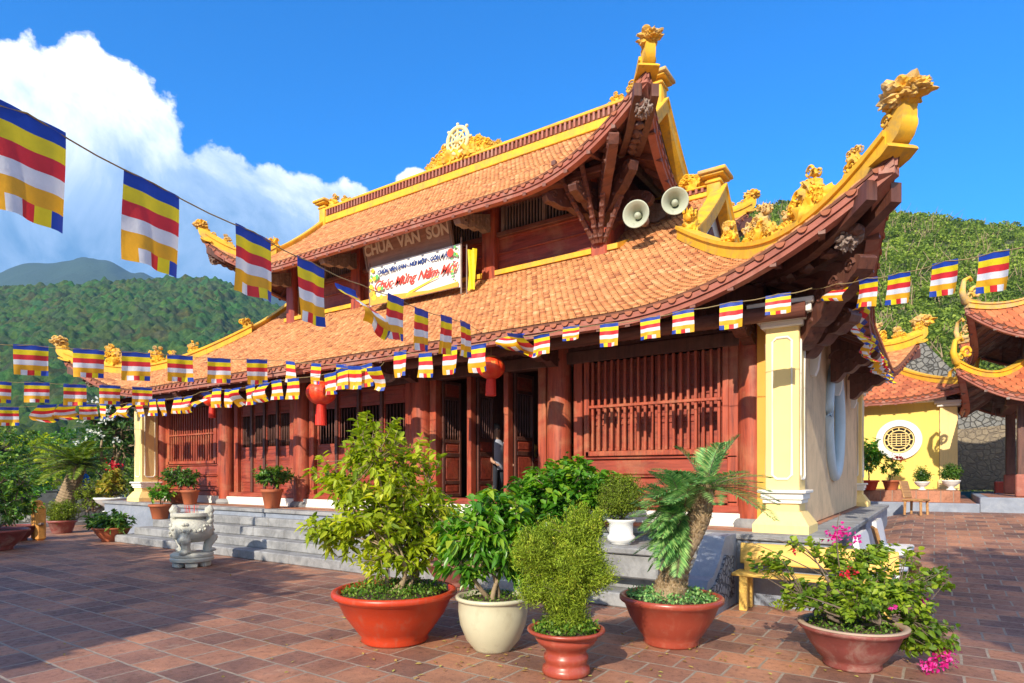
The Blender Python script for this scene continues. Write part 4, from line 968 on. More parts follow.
bunting('row of small flags tied close under the left half of the front eave',(-19.5,7.35),(-8,7.35),fl,.40,.33,False,6,((92,402),(384,362)),.04)
bunting('row of small flags under the right half of the front eave',(-8,7.3),(-1,7.3),[(512,332,.9),(522,336,1.2),(541,334,.2),(571,326,.0,.25,.20),(609,323,0),(650,317,.0,.26,.28),(683,310,.0,.26,.29),(731,302,0),(778,294,.0,.26,.22)],.30,.26,True,7,((497,338),(812,288)),.02)
bunting('string of flags running from the roof corner out over the lane on the right',(-.45,7.5),(1.9,5.3),[(836,284,.6,.26,.2),(867,278,.1),(899,273,0),(945,261,0),(994,252,0)],.33,.27,True,8,((808,289),(1060,236)),.02,-.05)
ys=[7.9+.42*k for k in range(18)]
o=thing('flag_bunting',(-.72,7.9,3.4),'twisted string of flags bunched along the side eave of the temple','bunting','strings of striped flags across the courtyard')
rs=random.Random(12); m=MB(); m.tube([(-.70,y,3.72-.12*math.sin((y-7.9)*.5)+.25*max(0,9-y)) for y in ys],.006,4); m.build('cord',m_cord,o)
for k,y in enumerate(ys):
    m=MB(); z=3.70-.12*math.sin((y-7.9)*.5)+.25*max(0,9-y); flag(m,(-.80,y,z),(-.76,y+.22,z-.02),.26,rs,True,.05,.6,0); m.build('flag',m_flag,o,smooth=True)

# ================= pots =================
L1=[(0,(.13,.21,.012)),(.4,(.29,.38,.02)),(.75,(.46,.52,.03)),(1,(.62,.58,.06))]
m_l1=M_leaf('bright_lime_leaves',L1,.4); 
m_l2=M_leaf('fresh_green_leaves',[(0,(.03,.11,.012)),(.4,(.08,.24,.02)),(.75,(.19,.38,.03)),(1,(.45,.50,.05))],.33,.35,.5)
m_l3=M_leaf('deep_green_leaves',[(0,(.025,.08,.014)),(.5,(.07,.17,.022)),(.85,(.15,.28,.03)),(1,(.30,.38,.05))],.25,.35,.5)
m_jun=M_leaf('olive_conifer_sprays',[(0,(.14,.18,.012)),(.4,(.22,.32,.025)),(.8,(.38,.47,.04)),(1,(.54,.46,.06))],.2,.7,.2)
m_junc=M_leaf('soft_green_conifer',[(0,(.07,.12,.012)),(.5,(.16,.23,.02)),(1,(.3,.36,.04))],.2,.7,.2)
m_cyc=M_leaf('cycad_green',[(0,(.06,.19,.06)),(.5,(.17,.38,.10)),(1,(.38,.56,.18))],.25,.4,.5)
m_cycy=M_leaf('cycad_yellow_green',[(0,(.06,.12,.02)),(.5,(.16,.25,.03)),(1,(.34,.4,.07))],.3,.45,.4)
m_weed=M_leaf('small_weeds',[(0,(.05,.13,.012)),(.5,(.12,.25,.025)),(1,(.28,.36,.06))],.3,.5)
m_bou=M_leaf('bougainvillea_leaves',[(0,(.05,.11,.012)),(.4,(.14,.24,.02)),(.8,(.30,.40,.03)),(1,(.46,.50,.06))],.35,.45)
m_mag=M_leaf('magenta_bracts',[(0,(.50,.01,.16)),(.5,(.72,.03,.33)),(1,(.85,.12,.5))],.4,.6,.2)
m_redf=M_leaf('red_blooms',[(0,(.5,.01,.02)),(1,(.75,.06,.08))],.3,.6,.2)
m_ygl=M_leaf('yellow_orange_leaves',[(0,(.12,.17,.02)),(.5,(.32,.33,.03)),(1,(.6,.33,.06))],.3,.5)
m_dk=M_leaf('dark_tree_leaves',[(0,(.012,.035,.008)),(.5,(.03,.075,.014)),(1,(.07,.13,.025))],.25,.5)  # dark green leaf tones
m_frg=M_leaf('frangipani_leaves',[(0,(.02,.06,.015)),(.5,(.05,.12,.02)),(1,(.12,.2,.04))],.25,.4)
m_wf=M_leaf('white_flowers',[(0,(.6,.62,.55)),(1,(.85,.85,.78))],.3,.6,.2)
def pot(o,kind,mat,R,H,rimmat=None):
    m=MB()
    if kind=='bowl':   pr=[(R*.50,0),(R*.54,.02),(R*.52,.05),(R*.62,H*.25),(R*.80,H*.55),(R*.91,H*.84),(R*.98,H*.88),(R,H*.91),(R,H*.97),(R*.97,H),(R*.90,H*.99),(R*.88,H*.9)]
    elif kind=='round':pr=[(R*.50,0),(R*.53,.02),(R*.72,H*.2),(R*.88,H*.48),(R*.93,H*.72),(R*.92,H*.88),(R*.94,H*.92),(R,H*.935),(R,H*.975),(R*.96,H),(R*.88,H*.98),(R*.86,H*.85)]
    elif kind=='tier': pr=[(R*.58,0),(R*.62,.02),(R*.6,.06),(R*.52,.075),(R*.53,.10),(R*.57,.12),(R*.57,.15),(R*.51,.17),(R*.53,.20),(R*.6,.22),(R*.72,H*.68),(R*.8,H*.78),(R*.78,H*.8),(R*.84,H*.88),(R*.97,H*.92),(R,H*.95),(R*.99,H*.99),(R*.93,H),(R*.86,H*.96),(R*.82,H*.85)]
    elif kind=='taper':pr=[(R*.62,0),(R*.64,.01),(R*.88,H*.82),(R*.97,H*.84),(R,H*.87),(R,H*.97),(R*.97,H),(R*.9,H),(R*.86,H*.86)]
    elif kind=='urn':  pr=[(R*.5,0),(R*.52,.03),(R*.3,H*.16),(R*.26,H*.3),(R*.55,H*.45),(R*.85,H*.68),(R*.94,H*.86),(R,H*.9),(R,H*.97),(R*.97,H),(R*.88,H),(R*.84,H*.85)]
    m.lathe(pr,(0,0,0),48); p=m.build('pot',mat,o,world=False,smooth=True)
    if rimmat:
        m=MB(); m.lathe([(R*.9,H*.985),(R*1.005,H*.965),(R*1.012,H*.99),(R*.98,H*1.012),(R*.9,H*1.006),(R*.885,H*.93)],(0,0,0),48,cap=False); m.build('rim',rimmat,p,world=False,smooth=True)
    m=MB(); m.lathe([(0,H*.93),(R*.4,H*.94),(R*.87,H*.90)],(0,0,0),24,wob=.01); m.build('soil',m_soil,o,world=False,smooth=True); return p
def cover(o,R,z,n,mat,L=.03,seed=0,h=.03,name='ground_cover'):
    rs=np.random.RandomState(seed); a=rs.rand(n)*2*PI; r=R*np.sqrt(rs.rand(n)); 
    P=np.stack([r*np.cos(a),r*np.sin(a),z+rs.rand(n)*h*(1.2-.5*(r/R)**2)],1); D=rs.normal(size=(n,3))*.7+[0,0,.6]; Nn=rs.normal(size=(n,3))*.5+[0,0,1.]
    leaf_obj(name,P,D,Nn,L*(.6+.8*rs.rand(n)),L*.6*(.6+.8*rs.rand(n)),mat,o,world=False,seed=seed,small=True)
GP='potted plants around the courtyard'
def potted(x,y,label,kind,mat,R,H,z=0.0,rim=None,rz=0,name='potted_plant',cat='potted plant',dx=0):
    p=PG(x,y,z); o=thing(name,(p.x,p.y,z),label,cat,GP,rz); pot(o,kind,mat,R,H,rim); return o
V=Vector
right=V((CS,SN,0)); fwd=V((-SN,CS,0))
def loc(r,f,z): q=right*r+fwd*f; return (q.x,q.y,z)     # metres to the right / away / up, in the thing's own frame
# P1 large light green shrub
o=potted(395,640,'tall airy lime green shrub in a wide orange-red bowl','bowl',m_opot,.60,.50); 
shrub(o,(0,0,.45),[(loc(-.20,.0,1.35),(.56,.48,.50)),(loc(.18,.05,1.20),(.50,.45,.40)),(loc(-.62,0,1.60),(.28,.3,.28)),(loc(-.18,0,1.95),(.40,.3,.34)),(loc(-.62,-.05,1.05),(.32,.3,.25)),(loc(.42,.0,.95),(.3,.3,.24)),(loc(-.05,0,.85),(.45,.4,.2)),(loc(.22,0,1.72),(.3,.3,.3)),(loc(-.35,0,2.2),(.14,.14,.2))],500,12,.10,.040,m_l1,m_bark,21,stems=6,sr=.022,fork=.3,droop=.25,stemspread=.13,twl=.24,surf=.5)
cover(o,.50,.47,1500,m_weed,.035,3,.07)
# P2 cream pot
o=potted(493,649,'leafy dark green bush with twin pale trunks in a cream glazed pot','round',m_cpot,.345,.50)
shrub(o,(0,0,.44),[(loc(-.02,0,1.05),(.40,.36,.30)),(loc(-.30,0,.98),(.28,.26,.30)),(loc(.06,0,1.32),(.34,.32,.22)),(loc(.24,.0,.82),(.22,.2,.2))],230,14,.11,.052,m_l2,m_bark,5,stems=3,sr=.026,fork=.42,droop=.45,stemspread=.07,twl=.2,hang=.25)
cover(o,.28,.46,300,m_weed,.03,5,.04)
# P3 conifer in tiered maroon pot
o=potted(566,673,'olive green columnar conifer in a tiered brick-red pot','tier',m_rpot,.315,.37)
shrub(o,(0,0,.33),[(loc(-.02,0,.74),(.24,.24,.22)),(loc(.10,-.05,1.0),(.20,.2,.20)),(loc(-.24,-.05,1.0),(.19,.19,.20)),(loc(.17,0,1.22),(.14,.15,.15)),(loc(-.13,0,1.12),(.14,.15,.12)),(loc(.05,0,1.28),(.09,.1,.10)),(loc(.0,0,.52),(.18,.18,.18)),(loc(.25,-.05,.84),(.15,.17,.17)),(loc(-.25,-.1,.74),(.15,.15,.14)),(loc(0,-.16,.92),(.17,.14,.16)),(loc(.02,.12,.95),(.16,.15,.25))],900,85,.032,.0065,m_jun,m_bark2,8,stems=2,sr=.028,fork=.5,droop=.1,small=True,twl=.10,spread=.7,up=.45,surf=.36,clump=True,tw=.0015)
cover(o,.26,.34,900,m_weed,.035,8,.09)
# P4 leaning cycad
o=potted(671,643,'leaning shaggy-trunked cycad in a wide brick-red bowl','bowl',m_rpot,.485,.46); cover(o,.42,.42,1500,m_cyc,.035,9,.08)
tr=[loc(-.02,0,.42),loc(.02,0,.62),loc(.08,0,.85),loc(.19,0,1.04),loc(.27,0,1.20),loc(.31,0,1.42),loc(.34,0,1.5)]
m=MB(); rs=random.Random(2); pts=[];rr=[]
n=46
for k in range(n):
    t_=k/(n-1)*(len(tr)-1); i=min(int(t_),len(tr)-2); a=t_-i; p=V(tr[i]).lerp(V(tr[i+1]),a); pts.append(p)
    base=[.165,.125,.118,.112,.105,.085,.07]; r=base[i]*(1-a)+base[i+1]*a; rr.append(r*(1+.05*(k%2)*(1 if k>3 else 0)))
m.tube(pts,rr,22)
np.random.seed(1); trk=m.build('trunk',m_bark,o,world=False,smooth=False)
# leaf-base stubs on the trunk
P=[];D=[];NN=[]; rs=np.random.RandomState(6)
for k in range(5200):
    i=rs.randint(2,n-1); an=rs.rand()*2*PI; d=np.array([math.cos(an),math.sin(an),0]); P.append(np.array(pts[i])+d*rr[i]*.95); D.append(d*.28+np.array([0,0,1.])+rs.normal(size=3)*.2); NN.append(d+rs.normal(size=3)*.3)
m_stub=M_leaf('leaf_base_stubs',[(0,(.22,.14,.07)),(.5,(.38,.27,.15)),(1,(.5,.38,.22))],.05,.9,.1)
leaf_obj('leaf_bases',P,D,NN,.04+.03*rs.rand(len(P)),.012,m_stub,trk,world=False,small=True)
wood=MB(); P=[];D=[];NN=[];LL=[]; top=np.array(loc(.33,0,1.47))
rq=np.random.RandomState(15); sid=np.array(loc(.10,-.05,1.25))
for k in range(30):
    an=k*2.399963; e=rq.uniform(.0,.65) if k%6 else 1.15; frond(wood,P,D,NN,LL,top,(math.cos(an)*math.cos(e),math.sin(an)*math.cos(e),math.sin(e)),rq.uniform(.55,.78),rq.uniform(.22,.42),44,.17,rs,.006,.3)
for k in range(60):
    r,f,z=-rq.uniform(.1,1),rq.uniform(-.8,.4),rq.uniform(-.9,.8); s0=sid+np.array([0,0,rq.uniform(-.14,.2)]); frond(wood,P,D,NN,LL,s0,loc(r,f,z),rq.uniform(.34,.55),rq.uniform(.03,.16),40,.15,rs,.006,.3)
fr=wood.build('frond_stems',m_bark2,o,world=False); LL=np.array(LL)
leaf_obj('fronds',P,D,NN,LL,.0105+.004*rs.rand(len(P)),m_cyc,o,world=False,small=True,droop=.12)
# P5 bougainvillea
o=potted(852,666,'sprawling bougainvillea with magenta blooms in a maroon clay bowl','bowl',m_mpot,.415,.36,rim=m_rim)
EL=[(loc(.0,0,.60),(.40,.4,.20)),(loc(-.42,.1,.60),(.18,.2,.13)),(loc(.35,.05,.62),(.34,.3,.24)),(loc(.12,.25,.88),(.34,.34,.13)),(loc(.58,-.05,.28),(.28,.24,.2)),(loc(-.70,0,.88),(.18,.2,.10)),(loc(.88,.3,.72),(.22,.2,.08)),(loc(-.38,.1,1.04),(.22,.2,.045)),(loc(.45,.3,.95),(.3,.22,.07)),(loc(-.6,-.05,.55),(.16,.16,.1))]
shrub(o,(0,0,.32),EL,420,13,.060,.040,m_bou,m_bark2,31,stems=6,sr=.018,fork=.25,droop=.2,stemspread=.12,twl=.17,spread=.9)
cover(o,.34,.32,700,m_weed,.03,31,.05)
rs=np.random.RandomState(3)
def blossoms(o,cl,mat,name='blossoms',L=.04,per=22,rad=.05,seed=1):
    rs=np.random.RandomState(seed); P=[];D=[];NN=[]
    for c,k in cl:
        for q in range(int(per*k)):
            P.append(np.array(c)+rs.normal(size=3)*rad*k**.4*.5); D.append(rs.normal(size=3)+[0,0,.3]); NN.append(rs.normal(size=3))
    leaf_obj(name,P,D,NN,L,L*.75,mat,o,world=False,seed=seed)
blossoms(o,[(loc(.62,-.22,.12),3),(loc(.56,-.18,.06),2),(loc(.66,-.2,.18),2),(loc(.48,-.2,.06),1.5),(loc(.02,.35,1.06),2),(loc(.10,.35,1.08),2),(loc(.2,.3,1.03),1),(loc(.50,-.05,.42),.8),(loc(.58,0,.55),.8),(loc(.15,-.3,.55),.4)],m_mag,L=.034)
blossoms(o,[(loc(-.17,-.25,.82),1.2),(loc(-.5,0,.98),.3)],m_redf,name='red_blossoms',L=.03,seed=4)
# long bare shoots
m=MB(); rs=random.Random(8)
for (a,b,c) in [((.2,0,.7),(.6,.4,.9),(.95,.5,.93)),((-.1,.1,.7),(-.45,.1,1.1),(-.75,.1,1.05)),((-.1,.1,.7),(-.5,.05,.9),(-.95,.0,1.08)),((-.05,.1,.8),(-.1,.1,1.1),(-.05,.1,1.28)),((-.2,0,.7),(-.35,.1,1.1),(-.5,.2,1.02))]:
    m.tube(bez(loc(*a),loc(*b),loc(*c),10),[.006*(1-.07*k) for k in range(11)],4)
m.build('bare_shoots',m_bark2,o,world=False)
# P6 behind: maroon bowl with small shrub, and the big broad-leaved bush
o=potted(455,585,'dark maroon bowl half hidden behind the lime shrub and cream pot','bowl',m_mpot,.46,.36)
shrub(o,(0,0,.32),[(loc(-.1,0,1.0),(.45,.4,.35)),(loc(.1,0,.75),(.35,.35,.25))],120,12,.09,.042,m_l2,m_bark,41,stems=3,sr=.02,fork=.35,droop=.4,stemspread=.08,hang=.2)
o=potted(568,588,'broad dense glossy green bush standing behind the olive conifer','bowl',m_mpot,.50,.45)
shrub(o,(0,0,.4),[(loc(-.0,0,1.45),(.80,.55,.38)),(loc(.70,0,1.35),(.35,.3,.24)),(loc(-.5,.0,1.30),(.45,.45,.34)),(loc(.45,.0,1.45),(.38,.4,.26)),(loc(0,0,1.70),(.42,.4,.2)),(loc(-.1,0,1.0),(.6,.5,.35)),(loc(.72,0,1.5),(.16,.2,.08))],520,15,.125,.062,m_l2,m_bark,43,stems=4,sr=.03,fork=.4,droop=.35,stemspread=.1,twl=.26,surf=.33,up_n=1.2)
# P7 white pot on landing
p=PY(621,546,7.3); o=thing('potted_plant',(p.x,7.3,.72),'white glazed pot with a rounded conifer on the stone landing block','potted plant',GP)
m=MB(); m.lathe([(.10,0),(.13,.01),(.13,.03),(.17,.05),(.18,.10),(.15,.13),(.15,.27),(.18,.30),(.18,.32),(.15,.32),(.14,.28)],(0,0,0),28); m.build('pot',m_white,o,world=False,smooth=True); m=MB(); m.lathe([(0,.29),(.15,.29)],(0,0,0),12); m.build('soil',m_soil,o,world=False)
shrub(o,(0,0,.28),[(loc(0,0,.62),(.34,.32,.25)),(loc(.05,0,.80),(.22,.2,.14)),(loc(-.05,0,.48),(.25,.25,.14))],300,40,.032,.012,m_junc,m_bark2,51,stems=2,sr=.02,fork=.4,droop=.1,small=True,twl=.1,spread=.8,up=.4,surf=.4,clump=True,tw=.0015)
# pots by the stairs, left
def small_plant(o,z,h,r,n,mat,seed,L=.10,W=.05,nl=10,**k):
    shrub(o,(0,0,z),[((0,0,z+h*.6),(r,r,h*.42))],n,nl,L,W,mat,m_bark2,seed,stems=3,sr=.012,fork=.3,stemspread=.04,twl=.16,**k)
def on_step(x,Y,z,label,kind,mat,R,H):
    a,b=ray(x); d=Y/b; o=thing('potted_plant',(a*d,Y,z),label,'potted plant',GP); pot(o,kind,mat,R,H); return o
o=on_step(160,7.72,.525,'terracotta pot with a sparse young plant on the left end of the stairs','taper',m_tpot,.26,.36); small_plant(o,.3,.62,.34,46,m_l2,61)
o=on_step(180,8.35,HP,'wide terracotta pot of glossy shrubs at the top of the stairs behind the stone censer','bowl',m_tpot,.40,.34); small_plant(o,.3,.66,.55,90,m_l3,62)
o=on_step(190,8.2,HP,'small terracotta pot tucked beside the wide pot at the stair top','taper',m_tpot,.22,.36); small_plant(o,.3,.55,.28,30,m_l3,63)
o=on_step(272,8.3,HP,'tall weathered terracotta pot with a round dark shrub in front of the door panels','taper',m_tpot,.24,.42); small_plant(o,.38,.60,.50,110,m_l3,64)
o=potted(112,541,'low terracotta bowl of leafy plants on the paving left of the stairs','bowl',m_tpot,.42,.34); shrub(o,(0,0,.3),[((0,0,.5),(.62,.5,.26)),((-.3,-.2,.45),(.35,.3,.22))],140,10,.13,.05,m_l3,m_bark2,65,stems=5,sr=.012,fork=.3,stemspread=.12,twl=.16)
o=potted(62,533,'carved clay pot with a mounded yellow-green bush beside the stump seats','taper',m_mpot,.36,.36); shrub(o,(0,0,.3),[((0,0,.62),(.46,.42,.30))],190,26,.06,.025,m_junc,m_bark2,66,stems=3,sr=.02,fork=.35,small=True,twl=.16,clump=True)
o=potted(-6,550,'long maroon bonsai bowl at the left edge of the photo, nearer one','bowl',m_mpot,.62,.44); shrub(o,(0,0,.4),[((0,0,1.1),(.8,.7,.6)),((.3,.3,1.6),(.5,.5,.3))],170,12,.12,.05,m_l3,m_bark2,67,stems=4,sr=.03,fork=.35,stemspread=.1)
o=potted(14,541,'maroon bonsai bowl at the left edge, farther one','bowl',m_mpot,.48,.38); shrub(o,(0,0,.34),[((0.2,0.1,.9),(.5,.5,.35))],60,12,.10,.045,m_l2,m_bark2,68,stems=2,sr=.02,fork=.35,stemspread=.06)
# back right pots
def back_pot(x,y,d,label,kind,mat,R,H,fn):
    p=PD(x,y,d); p.z=1.141 if p.x<.55 else 1.0; o=thing('potted_plant',p,label,'potted plant',GP); pot(o,kind,mat,R,H); fn(o,H); return o
back_pot(869,485,19,'red pot with a tall leafy shrub against the yellow gate wall','taper',m_opot,.28,.30,lambda o,H:small_plant(o,H*.9,1.35,.42,95,m_l2,71,.14,.06))
back_pot(891,485,19,'brown-red pot with a thin red-flowered plant against the yellow gate wall','taper',m_tpot,.25,.30,lambda o,H:(small_plant(o,H*.9,.8,.32,36,m_l2,72,.10,.045),blossoms(o,[((.25,.1,.95),1),((.1,-.1,1.0),1)],m_redf,L=.07,rad=.1)))
back_pot(922,482,19,'white pedestal urn with a small clipped bush below the round window','urn',m_white,.21,.26,lambda o,H:shrub(o,(0,0,H*.9),[((0,0,H+.20),(.23,.22,.21))],90,20,.06,.03,m_l3,m_bark2,73,stems=2,sr=.02,fork=.35,small=True,clump=True,twl=.15))
back_pot(951,483,19,'white pedestal urn with a clipped bush at the corner of the gate wall','urn',m_white,.25,.30,lambda o,H:shrub(o,(0,0,H*.9),[((0,0,H+.26),(.30,.28,.26))],110,20,.06,.03,m_l3,m_bark2,74,stems=2,sr=.02,fork=.35,small=True,clump=True,twl=.15))

rs=np.random.RandomState(19); cen=[PG(x,y) for x,y in ((395,640),(493,649),(566,673),(671,643),(852,666),(430,600))]; P=[]
for k in range(420):
    q=cen[rs.randint(6)] if k%3 else Vector((rs.uniform(-14,1.5),rs.uniform(1.5,8),0)); P.append((q.x+rs.normal()*.7,q.y+rs.normal()*.6,.006+.006*rs.rand()))
P=np.array([p for p in P if p[1]<6.7]); D=rs.normal(size=P.shape); D[:,2]=.05; NN=rs.normal(size=P.shape)*.2+[0,0,1]
m_lit=M_leaf('fallen_leaf_litter',[(0,(.20,.11,.04)),(.5,(.38,.24,.07)),(1,(.42,.40,.10))],.1,.8,.2)
o=leaf_obj('fallen_leaves',P,D,NN,.03+.035*rs.rand(len(P)),.022,m_lit,None,droop=-.05); tag(o,'dry leaves scattered over the brick paving',None,None,'stuff')
# ================= stone censer =================
p=PG(192,566); o=thing('stone_censer',(p.x,p.y,0),'carved pale stone incense urn on animal legs standing before the stairs','censer')
m=MB()
for k in range(6):
    a=2*PI*k/6; m.cbox(-.12,.12,-.07,.07,0,.10,.02,0,Matrix.Rotation(a,4,'Z')@Matrix.Translation((0,-.30,0)))
m.lathe([(.38,.10),(.42,.12),(.43,.17),(.40,.20),(.42,.22),(.42,.26),(.36,.29),(0,.29)],(0,0,0),36); m.build('round_base',m_cens,o,world=False,angle=40)
m=MB(); m.lathe([(.0,.48),(.22,.50),(.36,.58),(.42,.70),(.42,.80),(.37,.92),(.30,.97),(.29,1.0),(.38,1.03),(.38,1.09),(.34,1.10),(.30,1.10),(.28,1.0),(0,.98)],(0,0,0),40)
rs=random.Random(3)
for k in range(60):
    a=rs.uniform(0,2*PI); z=rs.uniform(.62,.88); r=.425-.5*abs(z-.76)**1.5; m.blob((r*math.cos(a),r*math.sin(a),z),.035,0,1,.5,k)
bd=m.build('bowl_body',m_cens,o,world=False,angle=50)
for k in range(3):
    a=2*PI*k/3-.9; m=MB(); c,s=math.cos(a),math.sin(a)
    m.tube([(c*.30,s*.30,.66),(c*.36,s*.36,.52),(c*.30,s*.30,.40),(c*.31,s*.31,.30)],[.13,.12,.085,.11],12); m.blob((c*.38,s*.38,.56),.12,0,2,.5,k,(1,1,.9),3); m.blob((c*.36,s*.36,.32),.09,0,2,.4,k+5,(1.2,1.2,.6),3)
    m.build('animal_leg',m_cens,o,world=False,angle=60)
for sgn in (-1,1):
    m=MB(); q=right*sgn*.36
    for k,(dz,r) in enumerate(((.80,.08),(.92,.09),(1.04,.085),(1.14,.10))): m.blob((q.x*1.03,q.y*1.03,dz),r,0,2,.5,k+sgn*7,(1,1,1.1),3.5)
    m.tube([(q.x,q.y,.7),(q.x*1.12,q.y*1.12,.95),(q.x,q.y,1.16)],[.06,.05,.05],8); m.build('carved_handle',m_cens,o,world=False,angle=60)
m=MB(); rs=random.Random(9)
for k in range(14): x,y=rs.uniform(-.12,.12),rs.uniform(-.12,.12); m.tube([(x,y,.98),(x*1.3,y*1.3,1.24)],.004,4)
m.build('incense_sticks',m_lred,o,world=False)

o.scale=(.82,.82,.86)
# ================= benches =================
o=thing('wooden_bench',(-1.15,7.72,0),'yellow painted plank bench set against the temple plinth','bench')
M=Matrix.Translation((0,0,0))
m=MB(); 
for a in (-.16,.03): m.cbox(-.85,.85,a,a+.17,.405,.445,.008)
m.build('seat',m_bwood,o,world=False)
m=MB(); Mb=Matrix.Translation((0,.17,.55))@Matrix.Rotation(math.radians(-8),4,'X'); m.cbox(-.83,.83,-.018,.018,-.03,.22,.01,0,Mb); m.build('backrest',m_bwood,o,world=False)
for x in (-.72,.72):
    for y in (-.11,.13):
        m=MB(); m.cbox(x-.045,x+.045,y-.04,y+.04,0,.405 if y<0 else .6,.008); m.build('leg',m_bwood,o,world=False)
def stone_bench(loc_,rz,label):
    o=thing('stone_bench',loc_,label,'bench','white stone benches along the temple side',rz)
    m=MB(); m.cbox(-.65,.65,-.22,.22,.38,.45,.02); m.build('seat',m_bstone,o,world=False)
    m=MB(); Mb=Matrix.Translation((0,.24,.66))@Matrix.Rotation(math.radians(-10),4,'X')
    m.prism([Mb@V((x,-.03,z)) for x,z in ((-.65,-.22),(.65,-.22),(.65,.15),(.5,.22),(-.5,.22),(-.65,.15))],(Mb.to_3x3()@V((0,.06,0)))); m.build('backrest',m_bstone,o,world=False)
    for x in (-.42,.42):
        m=MB(); m.prism([(x-.05,-.16,0),(x-.05,.2,0),(x-.05,.14,.38),(x-.05,-.12,.38)],V((.1,0,0))); m.build('leg',m_bstone,o,world=False)
stone_bench((-.50,8.9,0),PI/2,'white stone bench nearest the yellow bench, behind the bougainvillea')
stone_bench((-.50,11.6,.0),PI/2,'second white stone bench along the grey terrace edge')
def chair(p,rz,label):
    o=thing('wooden_chair',p,label,'chair','low tan wooden chairs by the stone benches',rz)
    m=MB(); m.cbox(-.25,.25,-.24,.24,.36,.41,.015); m.build('seat',m_cwood,o,world=False)
    m=MB(); Mb=Matrix.Translation((0,.24,.62))@Matrix.Rotation(math.radians(-14),4,'X'); m.cbox(-.24,.24,-.02,.02,-.2,.26,.02,0,Mb); m.build('backrest',m_cwood,o,world=False)
    for x in (-.19,.19):
        for y in (-.18,.18): m=MB(); m.tube([(x*1.05,y*1.05,0),(x,y,.37)],[.03,.035],8); m.build('leg',m_cwood,o,world=False)
p=PD(916,527,16); chair((p.x,p.y,gz(p.x,p.y)),math.radians(70),'tan wooden chair turned sideways on the lane beyond the stone benches')
chair((-.42,10.2,0),math.radians(100),'tan wooden chair leaning against the gap between the two stone benches')
# stumps
o=thing('stump_seat',PG(38,540),'orange split-log seats standing together beside the carved clay pot','seat')
m=MB(); m.cbox(-.19,.0,-.1,.12,0,.98,.05); m.build('log_upright',m_stump,o,world=False)
m=MB(); m.cbox(.08,.24,-.12,.1,0,.86,.05); m.build('log_upright',m_stump,o,world=False)
m=MB(); m.cbox(-.3,.34,-.08,.02,.38,.44,.02); m.build('cross_rail',m_grey,o,world=False)

